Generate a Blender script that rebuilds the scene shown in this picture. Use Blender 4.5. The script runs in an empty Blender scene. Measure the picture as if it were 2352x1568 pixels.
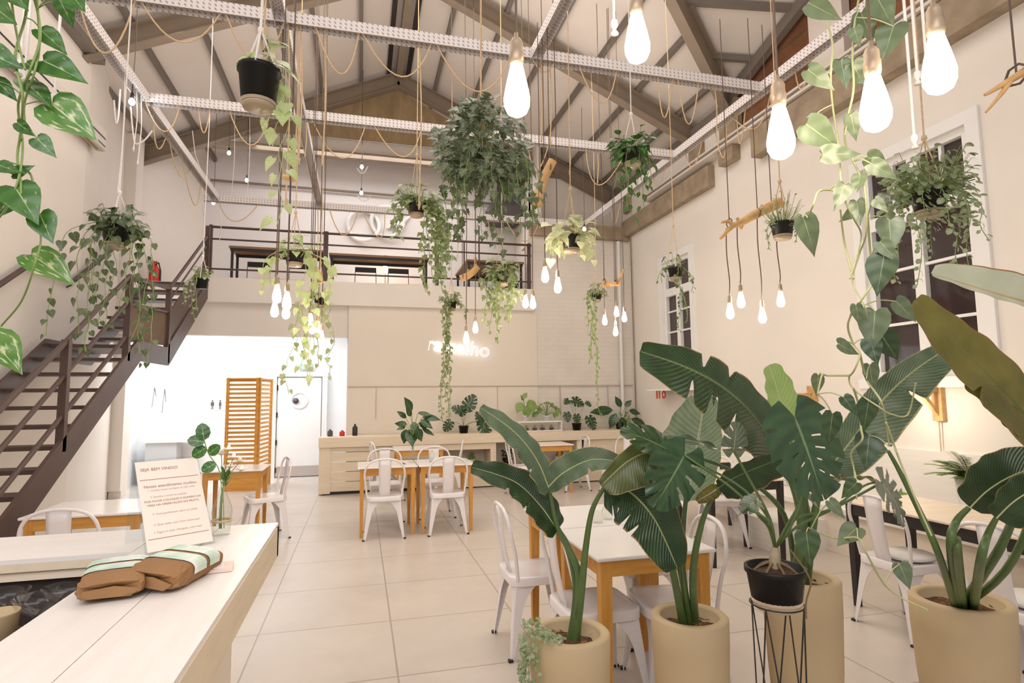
import bpy, math, random
from mathutils import Vector, Matrix
random.seed(7)
C = bpy.context.scene.collection
V = Vector
R = random.uniform
# ---------------------------------------------------------------- camera
W, H, F = 2352, 1568, 1324.6
YAW, PITCH, ROLL = math.radians(14.726), math.radians(5.405), math.radians(-0.585)
fwd = V((math.sin(YAW)*math.cos(PITCH), math.cos(YAW)*math.cos(PITCH), math.sin(PITCH)))
rt = V((math.cos(YAW), -math.sin(YAW), 0)); up = rt.cross(fwd)
cr, sr = math.cos(ROLL), math.sin(ROLL)
rt, up = rt*cr + up*sr, up*cr - rt*sr
EYE = V((0, 0, 1.58))
cam = bpy.data.objects.new('camera', bpy.data.cameras.new('camera')); C.objects.link(cam)
cam.data.sensor_width = 36; cam.data.lens = F/W*36; cam.data.clip_start = .02
cam.matrix_world = Matrix(((rt.x, up.x, -fwd.x, EYE.x), (rt.y, up.y, -fwd.y, EYE.y), (rt.z, up.z, -fwd.z, EYE.z), (0, 0, 0, 1)))
bpy.context.scene.camera = cam
def ray(x, y): return rt*((x-W/2)/F) - up*((y-H/2)/F) + fwd
def P(x, y, d): return EYE + ray(x, y)*d               # point at depth d
def PX(x, y, X): d = ray(x, y); return EYE + d*(X/d.x)
def PY(x, y, Y): d = ray(x, y); return EYE + d*(Y/d.y)
def PZ(x, y, Z): d = ray(x, y); return EYE + d*((Z-EYE.z)/d.z)
# ---------------------------------------------------------------- view, world, room and fill lights
sc = bpy.context.scene
sc.view_settings.view_transform = 'Standard'; sc.view_settings.look = 'None'
sc.view_settings.exposure = 0.38; sc.view_settings.gamma = 1; sc.view_settings.use_curve_mapping = False
cy = sc.cycles; cy.max_bounces = 7; cy.diffuse_bounces = 3; cy.glossy_bounces = 3; cy.transmission_bounces = 6; cy.transparent_max_bounces = 32; cy.caustics_reflective = False; cy.sample_clamp_indirect = 6; cy.adaptive_threshold = .02
world = bpy.data.worlds.new('world'); sc.world = world; world.use_nodes = True
world.node_tree.nodes['Background'].inputs[0].default_value = (1.0, .93, .86, 1)
world.node_tree.nodes['Background'].inputs[1].default_value = .55
def lamp(kind, name, loc, energy, color, size=.1, rot=(0, 0, 0), sy=None):
    l = bpy.data.lights.new(name, kind); l.energy = energy; l.color = color
    if kind == 'AREA':
        l.size = size
        if sy: l.shape = 'RECTANGLE'; l.size_y = sy
    else: l.shadow_soft_size = size
    o = bpy.data.objects.new(name, l); C.objects.link(o); o.location = loc; o.rotation_euler = rot; return o
WARM = (1, .80, .58)
lamp('AREA', 'kitchen_ceiling_light', (-2.0, 11.6, 3.05), 46, (.92, .96, 1), 1.6, (0, 0, 0), 1.2)
lamp('AREA', 'kitchen_side_light', (-3.2, 11.3, 3.0), 26, (.92, .96, 1), .9, (0, 0, 0), .9)
lamp('AREA', 'mezzanine_area_light', (0.3, 11.3, 6.3), 60, (1, .95, .93), 4.5, (0, 0, 0), 1.2)  # wide area lamp above the mezzanine, no fitting modelled
lamp('AREA', 'hall_fill_down', (0.6, 5.5, 6.4), 150, (1, .93, .87), 6, (0, 0, 0), 5)  # added fill for general brightness, no fixture among the trusses
lamp('AREA', 'hall_fill_up', (0.6, 5.5, 5.0), 95, (1, .90, .82), 6, (math.pi, 0, 0), 6)  # added upward fill that brightens the roof, not a fixture
lamp('AREA', 'front_house_light', (-1.2, -1.0, 3.6), 70, (.95, .93, 1), 4, (math.radians(60), 0, 0), 2)
# ---------------------------------------------------------------- materials
def mat(name, col, rough=.6, metal=0, noise=0, scale=6, col2=None, emit=None, trans=0, bump=0, stretch=(1, 1, 1), spec=.5, transl=0, alpha=None):
    m = bpy.data.materials.new(name); m.use_nodes = True; nt = m.node_tree; b = nt.nodes['Principled BSDF']
    b.inputs['Base Color'].default_value = (*col, 1); b.inputs['Roughness'].default_value = rough; b.inputs['Metallic'].default_value = metal
    b.inputs['Specular IOR Level'].default_value = spec
    if trans: b.inputs['Transmission Weight'].default_value = trans; b.inputs['IOR'].default_value = 1.42
    if emit: b.inputs['Emission Color'].default_value = (*emit[0], 1); b.inputs['Emission Strength'].default_value = emit[1]
    if noise or col2 or bump:
        tc = nt.nodes.new('ShaderNodeTexCoord'); mp = nt.nodes.new('ShaderNodeMapping'); mp.inputs['Scale'].default_value = stretch
        nt.links.new(tc.outputs['Object'], mp.inputs[0])
        n = nt.nodes.new('ShaderNodeTexNoise'); n.inputs['Scale'].default_value = scale; n.inputs['Detail'].default_value = 6
        nt.links.new(mp.outputs[0], n.inputs['Vector'])
        r = nt.nodes.new('ShaderNodeValToRGB'); r.color_ramp.elements[0].position = .32; r.color_ramp.elements[1].position = .68
        c2 = col2 or tuple(c*(1-noise) for c in col)
        r.color_ramp.elements[0].color = (*c2, 1); r.color_ramp.elements[1].color = (*col, 1)
        nt.links.new(n.outputs['Fac'], r.inputs[0]); nt.links.new(r.outputs[0], b.inputs['Base Color'])
        if bump:
            bm = nt.nodes.new('ShaderNodeBump'); bm.inputs['Strength'].default_value = bump; bm.inputs['Distance'].default_value = .01
            nt.links.new(n.outputs['Fac'], bm.inputs['Height']); nt.links.new(bm.outputs[0], b.inputs['Normal'])
    if transl:
        t = nt.nodes.new('ShaderNodeBsdfTranslucent'); t.inputs[0].default_value = (*[min(1, c*1.5) for c in col], 1)
        mx = nt.nodes.new('ShaderNodeMixShader'); mx.inputs[0].default_value = transl
        nt.links.new(b.outputs[0], mx.inputs[1]); nt.links.new(t.outputs[0], mx.inputs[2]); nt.links.new(mx.outputs[0], nt.nodes['Material Output'].inputs[0])
    return m
def leafmat(name, col, col2, rib, veins=14, rough=.35, transl=.2, edge=None, blotch=.0, sheen=.15):
    # u along the midrib, v across (-1..1)
    m = bpy.data.materials.new(name); m.use_nodes = True; nt = m.node_tree; b = nt.nodes['Principled BSDF']; L = nt.links.new
    uv = nt.nodes.new('ShaderNodeUVMap'); sp = nt.nodes.new('ShaderNodeSeparateXYZ'); L(uv.outputs[0], sp.inputs[0])
    def M(op, a, b2=None, c=None):
        n = nt.nodes.new('ShaderNodeMath'); n.operation = op
        for i, q in enumerate((a, b2, c)):
            if q is None: continue
            if isinstance(q, (int, float)): n.inputs[i].default_value = q
            else: L(q, n.inputs[i])
        return n.outputs[0]
    def mix(f, a, c):
        n = nt.nodes.new('ShaderNodeMix'); n.data_type = 'RGBA'
        L(f, n.inputs[0])
        for i, q in ((6, a), (7, c)):
            if isinstance(q, tuple): n.inputs[i].default_value = (*q, 1)
            else: L(q, n.inputs[i])
        return n.outputs[2]
    av = M('ABSOLUTE', sp.outputs[1])
    w = M('SINE', M('MULTIPLY', M('SUBTRACT', sp.outputs[0], M('MULTIPLY', av, .18)), veins*6.283))
    f = M('MULTIPLY_ADD', w, .5, .5)
    tc = nt.nodes.new('ShaderNodeTexCoord'); n = nt.nodes.new('ShaderNodeTexNoise'); n.inputs['Scale'].default_value = 9; n.inputs['Detail'].default_value = 4
    L(tc.outputs['Object'], n.inputs['Vector'])
    f2 = M('ADD', M('MULTIPLY', f, .45), M('MULTIPLY_ADD', n.outputs['Fac'], 2.2, -.9)); f2n = nt.nodes.new('ShaderNodeClamp'); L(f2, f2n.inputs[0])
    c = mix(f2n.outputs[0], col, col2)
    if blotch:
        n3 = nt.nodes.new('ShaderNodeTexNoise'); n3.inputs['Scale'].default_value = 22; L(uv.outputs[0], n3.inputs['Vector']); n3.inputs['Scale'].default_value = 3.5
        k = nt.nodes.new('ShaderNodeClamp'); L(M('MULTIPLY_ADD', n3.outputs['Fac'], 9, -5.2+blotch), k.inputs[0]); c = mix(k.outputs[0], c, rib)
    c = mix(M('LESS_THAN', av, .035), c, rib)
    if edge:
        n4 = nt.nodes.new('ShaderNodeTexNoise'); n4.inputs['Scale'].default_value = 5; L(uv.outputs[0], n4.inputs['Vector'])
        c = mix(M('GREATER_THAN', M('ADD', av, M('MULTIPLY', n4.outputs['Fac'], .12)), 1.02), c, edge)
    L(c, b.inputs['Base Color']); b.inputs['Roughness'].default_value = rough; b.inputs['Coat Weight'].default_value = .35; b.inputs['Coat Roughness'].default_value = .28
    bm = nt.nodes.new('ShaderNodeBump'); bm.inputs['Strength'].default_value = sheen; bm.inputs['Distance'].default_value = .006; L(w, bm.inputs['Height']); L(bm.outputs[0], b.inputs['Normal'])
    t = nt.nodes.new('ShaderNodeBsdfTranslucent'); L(c, t.inputs[0]); mx = nt.nodes.new('ShaderNodeMixShader'); mx.inputs[0].default_value = transl
    L(b.outputs[0], mx.inputs[1]); L(t.outputs[0], mx.inputs[2]); L(mx.outputs[0], nt.nodes['Material Output'].inputs[0])
    return m
def brickmat(name, c1, c2, mortar, sx, sy, ms, bumpy=.3, offset=.5, rough=.7, noise=.1, rot=None, coord='Object', loc=None):
    m = bpy.data.materials.new(name); m.use_nodes = True; nt = m.node_tree; b = nt.nodes['Principled BSDF']; L = nt.links.new
    tc = nt.nodes.new('ShaderNodeTexCoord'); mp = nt.nodes.new('ShaderNodeMapping'); L(tc.outputs[coord], mp.inputs[0])
    if rot: mp.inputs['Rotation'].default_value = rot
    if loc: mp.inputs['Location'].default_value = loc
    br = nt.nodes.new('ShaderNodeTexBrick'); L(mp.outputs[0], br.inputs[0]); br.inputs['Scale'].default_value = 1; br.offset = offset
    br.inputs['Brick Width'].default_value = sx; br.inputs['Row Height'].default_value = sy; br.inputs['Mortar Size'].default_value = ms
    for i, q in enumerate((c1, c2, mortar)): br.inputs[1+i].default_value = (*q, 1)
    n = nt.nodes.new('ShaderNodeTexNoise'); n.inputs['Scale'].default_value = 1.7; n.inputs['Detail'].default_value = 8; n.inputs['Roughness'].default_value = .65; L(mp.outputs[0], n.inputs[0])
    r = nt.nodes.new('ShaderNodeValToRGB'); r.color_ramp.elements[0].position = .3; r.color_ramp.elements[1].position = .7
    r.color_ramp.elements[0].color = (1-noise, 1-noise, 1-noise, 1); L(n.outputs['Fac'], r.inputs[0])
    mx = nt.nodes.new('ShaderNodeMix'); mx.data_type = 'RGBA'; mx.blend_type = 'MULTIPLY'; mx.inputs[0].default_value = 1
    L(br.outputs[0], mx.inputs[6]); L(r.outputs[0], mx.inputs[7]); L(mx.outputs[2], b.inputs['Base Color']); b.inputs['Roughness'].default_value = rough
    bm = nt.nodes.new('ShaderNodeBump'); bm.inputs['Strength'].default_value = bumpy; bm.inputs['Distance'].default_value = .006; bm.invert = True
    L(br.outputs['Fac'], bm.inputs['Height']); L(bm.outputs[0], b.inputs['Normal'])
    return m
def woodmat(name, c1, c2, axis=0, plank=0, rough=.5, scale=3, knot=True):
    st = [9, 9, 9]; st[axis] = .9
    return mat(name, c1, rough, col2=c2, scale=scale, stretch=tuple(st), bump=.15)
HP = math.pi/2
m_wall = mat('plaster_wall', (.83, .765, .70), .85, noise=.03, scale=2, bump=.1)
m_wallr = mat('cream_plaster', (.86, .80, .735), .85, noise=.03, scale=2, bump=.1)
m_panel = mat('cream_panel_board', (.84, .76, .66), .7, noise=.03, scale=2)
m_white = mat('white_paint', (.88, .87, .86), .6, noise=.02)
m_kitchen = mat('kitchen_white', (.93, .94, .95), .5, noise=.01)
m_brickw = brickmat('whitewashed_brick', (.85, .79, .72), (.84, .775, .71), (.80, .73, .655), .26, .085, .005, .25, rough=.85, rot=(HP, 0, 0))
m_brick = brickmat('brown_brick', (.30, .13, .05), (.20, .08, .035), (.17, .09, .05), .24, .07, .012, .8, rough=.9, noise=.5, rot=(HP, 0, HP))
m_floor = brickmat('stone_floor_tile', (.70, .625, .56), (.68, .605, .54), (.44, .37, .31), .87, .85, .006, .2, offset=0, rough=.3, noise=.13, loc=(-.23, -.10, 0))
m_ceil = mat('roof_sheet', (.74, .67, .61), .8, noise=.05, scale=1.5)
m_steel = mat('taupe_steel', (.27, .21, .155), .6, noise=.12, scale=3)
m_steel2 = mat('grey_purlin_steel', (.20, .17, .145), .6, noise=.1)
m_conc = mat('bare_concrete', (.41, .32, .22), .9, noise=.3, scale=5, bump=.4)
m_ply = mat('brown_fibre_board', (.37, .26, .14), .9, noise=.3, scale=4, bump=.3, stretch=(2, 2, .7))
m_dark = mat('dark_brown_steel', (.085, .048, .038), .45, metal=.0, noise=.2)
m_black = mat('black_metal', (.02, .016, .014), .45)
m_pot = mat('black_plastic', (.006, .0055, .005), .4, spec=.3)
m_saucer = mat('clear_tan_saucer', (.62, .48, .33), .3, trans=.3)
m_soil = mat('brown_bark_soil', (.16, .075, .035), .95, col2=(.05, .022, .012), scale=45, bump=1)
m_stone = mat('sandstone_planter', (.60, .46, .275), .8, noise=.12, scale=2.5, bump=.15)
m_wood = woodmat('honey_pine', (.74, .37, .08), (.58, .26, .045), 2)
m_woodh = woodmat('honey_pine_rail', (.74, .37, .08), (.58, .26, .045), 0)
m_pale = woodmat('pale_pine', (.86, .74, .58), (.80, .66, .49), 0)
m_paley = woodmat('pale_pine_lengthwise', (.86, .77, .66), (.83, .72, .60), 1)
m_cwhite = woodmat('whitewashed_pine', (.88, .845, .80), (.84, .79, .735), 1, rough=.35)
m_cwhitex = woodmat('whitewashed_pine_cross', (.88, .845, .80), (.84, .79, .735), 0, rough=.35)
m_beamw = woodmat('dark_tabletop_wood', (.33, .19, .10), (.22, .12, .06), 0)
m_drift = mat('driftwood', (.78, .47, .20), .7, noise=.35, scale=14, bump=.5)
m_chair = mat('glossy_white_metal', (.86, .82, .83), .22)
m_marble = mat('white_marble', (.90, .88, .86), .12, noise=.04, scale=4)
m_rope = mat('jute_rope', (.72, .52, .31), .9, noise=.2, scale=60)
m_cord = mat('cotton_cord', (.90, .84, .78), .9, noise=.1, scale=60)
m_wire = mat('brown_cable', (.12, .075, .05), .6)
m_socket = mat('aged_brass_socket', (.42, .32, .22), .4, metal=.4)
m_bulb = mat('glowing_bulb', (1, 1, 1), .3, emit=((1, .84, .64), 26))
m_bulbfar = mat('glowing_bulb_far', (1, 1, 1), .3, emit=((1, .84, .64), 60))
m_led = mat('cool_glowing_bulb', (1, 1, 1), .3, emit=((.93, .95, 1), 60))
m_led.cycles.emission_sampling = 'NONE'
def thinglass(name, tint, blend=.22):
    m = bpy.data.materials.new(name); m.use_nodes = True; nt = m.node_tree; L = nt.links.new
    for n in list(nt.nodes):
        if n.type != 'OUTPUT_MATERIAL': nt.nodes.remove(n)
    a = nt.nodes.new('ShaderNodeBsdfTransparent'); a.inputs[0].default_value = (*tint, 1); g = nt.nodes.new('ShaderNodeBsdfGlossy'); g.inputs['Roughness'].default_value = .04
    lw = nt.nodes.new('ShaderNodeLayerWeight'); lw.inputs[0].default_value = .3; pw = nt.nodes.new('ShaderNodeMath'); pw.operation = 'POWER'; L(lw.outputs[1], pw.inputs[0]); pw.inputs[1].default_value = 2.2; mu = nt.nodes.new('ShaderNodeMath'); mu.operation = 'MULTIPLY_ADD'; L(pw.outputs[0], mu.inputs[0]); mu.inputs[1].default_value = blend*1.6; mu.inputs[2].default_value = .03; mx = nt.nodes.new('ShaderNodeMixShader'); L(mu.outputs[0], mx.inputs[0]); L(a.outputs[0], mx.inputs[1]); L(g.outputs[0], mx.inputs[2])
    L(mx.outputs[0], nt.nodes['Material Output'].inputs[0]); return m
m_glass = thinglass('clear_glass', (.97, .98, .97), .35)
m_pane = mat('night_window_glass', (.045, .03, .03), .05, spec=.8)
m_glow = mat('neon_tube', (1, 1, 1), .3, emit=((.93, .97, 1), 2.2))
m_red = mat('red_paint', (.65, .035, .015), .4)
m_kraft = mat('kraft_paper', (.33, .17, .065), .7, noise=.25, scale=7, bump=.6)
m_label = mat('green_print_label', (.92, .93, .87), .4, col2=(.36, .60, .46), scale=14)
m_paper = mat('cream_paper', (.92, .82, .72), .6)
m_ink = mat('brown_ink', (.38, .19, .10), .7)
m_acr = thinglass('clear_acrylic', (.93, .95, .96), .2)
m_slat = mat('orange_slat_wood', (.80, .40, .085), .5, col2=(.66, .29, .05), scale=3, stretch=(1, 1, 6), bump=.1)
def holemat():
    m = bpy.data.materials.new('perforated_galvanised_channel'); m.use_nodes = True; nt = m.node_tree; b = nt.nodes['Principled BSDF']; L = nt.links.new
    tc = nt.nodes.new('ShaderNodeTexCoord'); sp = nt.nodes.new('ShaderNodeSeparateXYZ'); L(tc.outputs['Object'], sp.inputs[0])
    def M(op, a, c=None):
        n = nt.nodes.new('ShaderNodeMath'); n.operation = op
        for i, q in enumerate((a, c)):
            if q is None: continue
            if isinstance(q, (int, float)): n.inputs[i].default_value = q
            else: L(q, n.inputs[i])
        return n.outputs[0]
    xy = M('ADD', sp.outputs[0], sp.outputs[1]); a = M('SINE', M('MULTIPLY', xy, 6.283/.045)); c = M('SINE', M('ADD', M('MULTIPLY', sp.outputs[2], 6.283/.036), M('MULTIPLY', M('SUBTRACT', sp.outputs[0], sp.outputs[1]), 6.283/.045)))
    k = M('MULTIPLY', M('GREATER_THAN', a, .35), M('GREATER_THAN', c, .2)); mx = nt.nodes.new('ShaderNodeMix'); mx.data_type = 'RGBA'; L(k, mx.inputs[0])
    mx.inputs[6].default_value = (.72, .67, .66, 1); mx.inputs[7].default_value = (.34, .28, .25, 1); L(mx.outputs[2], b.inputs['Base Color']); b.inputs['Roughness'].default_value = .5
    return m
m_tray = holemat()
m_stem = mat('green_stem', (.25, .36, .10), .5, noise=.25)
m_stem2 = mat('pale_green_stem', (.50, .52, .26), .5, noise=.2)
m_stalk = mat('leaf_stalk', (.10, .17, .05), .4, noise=.3, scale=9)
m_root = mat('aerial_root', (.20, .13, .07), .8)
m_grey = mat('charcoal_panel', (.10, .085, .09), .6)
m_cush = mat('white_cushion_fabric', (.90, .87, .83), .9, noise=.04, scale=20)
l_pothos = leafmat('pothos_leaf', (.025, .105, .012), (.065, .19, .025), (.38, .48, .20), 3, blotch=-.5)
l_philo = leafmat('heartleaf_leaf', (.115, .16, .085), (.15, .20, .105), (.30, .36, .18), 2.5)
l_lime = leafmat('lime_leaf', (.45, .55, .24), (.60, .68, .36), (.70, .74, .45), 5, transl=.35)
l_ivy = leafmat('ivy_leaf', (.035, .075, .022), (.20, .24, .12), (.35, .40, .18), 5)
l_ivyl = leafmat('variegated_ivy_leaf', (.16, .23, .07), (.36, .40, .18), (.55, .57, .33), 4)
l_round = leafmat('silver_round_leaf', (.25, .33, .17), (.42, .48, .28), (.55, .60, .42), 4)
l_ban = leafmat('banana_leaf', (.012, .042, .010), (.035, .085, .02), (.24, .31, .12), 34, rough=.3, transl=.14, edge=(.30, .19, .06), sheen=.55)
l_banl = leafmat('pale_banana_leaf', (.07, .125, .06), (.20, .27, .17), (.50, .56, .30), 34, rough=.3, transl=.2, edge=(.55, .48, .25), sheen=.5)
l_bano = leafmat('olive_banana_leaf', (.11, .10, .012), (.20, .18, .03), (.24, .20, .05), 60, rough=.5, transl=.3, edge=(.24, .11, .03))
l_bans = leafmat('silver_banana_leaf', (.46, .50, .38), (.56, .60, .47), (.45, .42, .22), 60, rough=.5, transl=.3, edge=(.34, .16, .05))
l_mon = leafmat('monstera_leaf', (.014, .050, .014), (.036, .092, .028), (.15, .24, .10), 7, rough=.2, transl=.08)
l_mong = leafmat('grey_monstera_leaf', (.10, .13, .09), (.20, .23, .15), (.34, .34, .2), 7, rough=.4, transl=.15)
l_fern = leafmat('fern_leaf', (.17, .30, .06), (.30, .42, .12), (.30, .4, .12), 10)
# ---------------------------------------------------------------- mesh helpers
class MB:
    def __init__(s): s.v = []; s.f = []; s.uv = []; s.sm = []
    def add(s, vs, fs, uvs=None, smooth=False):
        o = len(s.v); s.v += [tuple(q) for q in vs]
        for f in fs:
            s.f.append([i+o for i in f]); s.sm.append(smooth)
            s.uv.append([uvs[i] for i in f] if uvs else [(0, 0)]*len(f))
        return s
    def box(s, a, b, M=None):
        x0, y0, z0 = a; x1, y1, z1 = b
        vs = [V((x, y, z)) for z in (z0, z1) for y in (y0, y1) for x in (x0, x1)]
        if M is not None: vs = [M @ q for q in vs]
        return s.add(vs, [(0, 2, 3, 1), (4, 5, 7, 6), (0, 1, 5, 4), (2, 6, 7, 3), (0, 4, 6, 2), (1, 3, 7, 5)])
    def bar(s, p, q, w, h=None, upv=V((0, 0, 1)), w2=None, h2=None):
        p, q = V(p), V(q); h = h or w; w2 = w2 or w; h2 = h2 or h; t = (q-p).normalized(); a = t.cross(upv)
        if a.length < 1e-4: a = t.cross(V((1, 0, 0)))
        a.normalize(); b = a.cross(t)
        vs = [p+a*i*w/2+b*j*h/2 for i, j in ((-1, -1), (1, -1), (1, 1), (-1, 1))] + [q+a*i*w2/2+b*j*h2/2 for i, j in ((-1, -1), (1, -1), (1, 1), (-1, 1))]
        return s.add(vs, [(3, 2, 1, 0), (4, 5, 6, 7), (0, 1, 5, 4), (1, 2, 6, 5), (2, 3, 7, 6), (3, 0, 4, 7)])
    def tube(s, pts, r, n=6, cap=True):
        pts = [V(q) for q in pts]; k = len(pts); rr = r if isinstance(r, (list, tuple)) else [r]*k; vs = []; a = None
        for i, p in enumerate(pts):
            t = (pts[min(i+1, k-1)]-pts[max(i-1, 0)])
            t = t.normalized() if t.length > 1e-9 else V((0, 0, 1))
            if a is None: a = t.cross(V((.31, .2, .93)));
            a = (a - t*a.dot(t))
            if a.length < 1e-6: a = t.cross(V((1, 0, 0)))
            a.normalize(); b = t.cross(a)
            vs += [p+(a*math.cos(2*math.pi*j/n)+b*math.sin(2*math.pi*j/n))*rr[i] for j in range(n)]
        fs = [(i*n+j, i*n+(j+1) % n, (i+1)*n+(j+1) % n, (i+1)*n+j) for i in range(k-1) for j in range(n)]
        s.add(vs, fs, smooth=True)
        if cap: s.add(vs[:n], [tuple(range(n))[::-1]]); s.add(vs[-n:], [tuple(range(n))])
        return s
    def lathe(s, prof, c=(0, 0, 0), n=24, M=None, wob=0):
        c = V(c); vs = []
        for (r, z) in prof:
            for j in range(n):
                a = 2*math.pi*j/n; q = V((r*math.cos(a), r*math.sin(a), z)); vs.append((M @ q if M is not None else q)+c)
        k = len(prof)
        return s.add(vs, [(i*n+j, i*n+(j+1) % n, (i+1)*n+(j+1) % n, (i+1)*n+j) for i in range(k-1) for j in range(n)], smooth=True)
    def disc(s, c, r, n=20, dome=0, rough=0):
        c = V(c); vs = [c+V((0, 0, dome))]
        for k in (.5, 1):
            for j in range(n):
                a = 2*math.pi*j/n; vs.append(c+V((r*k*math.cos(a), r*k*math.sin(a), dome*(1-k)+R(-rough, rough))))
        return s.add(vs, [(0, 1+j, 1+(j+1) % n) for j in range(n)]+[(1+j, 1+n+j, 1+n+(j+1) % n, 1+(j+1) % n) for j in range(n)], smooth=True)
    def build(s, name, m, parent=None, mods=None):
        me = bpy.data.meshes.new(name); me.from_pydata(s.v, [], s.f)
        me.polygons.foreach_set('use_smooth', s.sm)
        if any(q != (0, 0) for f in s.uv[:50] for q in f):
            u = me.uv_layers.new(name='UVMap'); flat = [c for f in s.uv for q in f for c in q]; u.data.foreach_set('uv', flat)
        me.materials.append(m); me.update()
        o = bpy.data.objects.new(name, me); C.objects.link(o)
        if parent: o.parent = parent; o.matrix_parent_inverse = parent.matrix_world.inverted() if False else Matrix.Identity(4)
        if mods == 'solid': md = o.modifiers.new('thickness', 'SOLIDIFY'); md.thickness = .004
        return o
def thing(name, label, cat, loc=(0, 0, 0), rz=0, group=None):
    o = bpy.data.objects.new(name, None); o.empty_display_size = .1; C.objects.link(o); o.location = loc; o.rotation_euler = (0, 0, rz)
    o['label'] = label; o['category'] = cat
    if group: o['group'] = group
    return o
def tag(o, label, cat, group=None, kind=None):
    o['label'] = label; o['category'] = cat
    if group: o['group'] = group
    if kind: o['kind'] = kind
    return o
def struct(name, mb, m, label=None):
    o = mb.build(name, m); o['kind'] = 'structure'
    if label: o['label'] = label; o['category'] = name.split('_')[0]
    return o
def copy_thing(root, loc, rz, label, group=None):
    r = root.copy(); C.objects.link(r); r.location = loc; r.rotation_euler = (0, 0, rz); r['label'] = label
    if group: r['group'] = group
    for ch in list(root.children):
        c = ch.copy(); C.objects.link(c); c.parent = r
        for g in list(ch.children):
            d = g.copy(); C.objects.link(d); d.parent = c
    return r
def smooth_path(pts, n=6):
    pts = [V(p) for p in pts]; out = []
    for i in range(len(pts)-1):
        p0, p1, p2, p3 = pts[max(i-1, 0)], pts[i], pts[i+1], pts[min(i+2, len(pts)-1)]
        for k in range(n):
            t = k/n; out.append(.5*((2*p1)+(p2-p0)*t+(2*p0-5*p1+4*p2-p3)*t*t+(3*p1-p0-3*p2+p3)*t**3))
    out.append(pts[-1]); return out
# ================================================================ THE ROOM
XR, YB = 5.3, 10.7
def quad(mb, *q): mb.add([V(a) for a in q], [tuple(range(len(q)))]); return mb
struct('floor', MB().box((-6, -2, -.1), (9, 13, 0)), m_floor)
# right wall with window openings
def wall_x(name, X0, X1, y0, y1, z0, z1, holes, m):
    mb = MB(); ys = sorted({y0, y1, *[h[0] for h in holes], *[h[1] for h in holes]})
    for a, b in zip(ys, ys[1:]):
        zs = [z0]
        for h in holes:
            if h[0] <= a and b <= h[1]: zs += [h[2], h[3]]
        zs.append(z1)
        for k in range(0, len(zs), 2): mb.box((X0, a, zs[k]), (X1, b, zs[k+1]))
    return struct(name, mb, m)
W1 = (8.42, 9.32, 1.95, 3.95); W2 = (3.82, 4.98, 1.72, 4.0)
wall_x('wall_right', XR, XR+.45, -2, 12.6, 0, 5.2, [W1, W2], m_wallr)
mb = MB(); mb.box((XR+.0, 7.15, 5.2), (XR+.4, 12.6, 6.0)); struct('wall_right_upper', mb, m_wallr)
mb = MB(); quad(mb, (XR+.05, 7.15, 5.2), (XR+.05, 7.15, 5.95), (XR+.05, 5.5, 6.42), (XR+.05, 2.5, 7.25), (XR+.05, -1, 7.25), (XR+.05, -1, 5.2))
struct('wall_right_gable', mb, m_brick)
# concrete ring beam: right wall, two runs, and the return over the brick wall
struct('beam_right', MB().box((XR-.12, 7.62, 4.8), (XR+.02, 10.7, 5.13)), m_conc)
struct('trim_corbel', MB().box((XR-.14, 6.98, 4.98), (XR+.02, 7.32, 5.195)), m_conc)
struct('beam_right_front', MB().box((XR-.16, -1, 4.8), (XR+.02, 6.55, 5.18)), m_conc)
struct('beam_back', MB().box((3.18, YB-.12, 4.72), (XR, YB+.02, 5.0)), m_conc)
mb = MB(); mb.box((XR-.2, -1, 5.20), (XR+.05, 9.6, 5.235)); mb.box((XR-.2, -1, 5.28), (XR+.05, 9.6, 5.31)); struct('trim_cornice', mb, m_ceil)
for k, (a, b) in enumerate([(7.85, 8.2), (6.95, 7.35), (10.45, 10.68), (5.0, 5.5)]):
    struct('post_%d' % (k+1), MB().box((XR-.08, a, 5.312), (XR+.03, b, 5.9 if k < 3 else 6.6)), m_conc if k < 3 else m_ceil)
# back walls
struct('wall_back', MB().box((-.22, YB-.05, 0), (3.3, YB+.15, 3.22)), m_panel)
struct('wall_back_brick', MB().box((3.15, YB-.03, 0), (XR, YB+.17, 4.75)), m_brickw)
struct('wall_back_gable_side', MB().box((3.42, 11.36, 4.4), (XR, 11.5, 7.05)).box((3.2, YB+.16, 4.6), (XR, 11.37, 4.75)), m_wall)
mb = MB(); mb.box((-.22, YB-.065, 1.765), (XR, YB-.045, 1.78)); 
for x in (.27, 1.6, 2.5, 3.75, 4.75): mb.box((x, YB-.062, 1.2), (x+.008, YB-.045, 1.765))
struct('trim_panel_joint', mb, mat('brown_joint_strip', (.55, .45, .36), .8))  # thin plain brown strips along the panel joints
mb = MB(); mb.tube([(XR-.25, YB-.1, 0), (XR-.25, YB-.1, 4.7)], .035, 8); 
tag(mb.build('drain_pipe', m_white), 'white pipe running up the corner of the whitewashed brick wall', 'pipe')
mb = MB(); mb.tube([(XR-.03, YB-.22, .9), (XR-.03, YB-.2, 4.9)], .012, 5); tag(mb.build('conduit', m_conc), 'thin brown conduit in the corner beside the white pipe', 'conduit')
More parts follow.
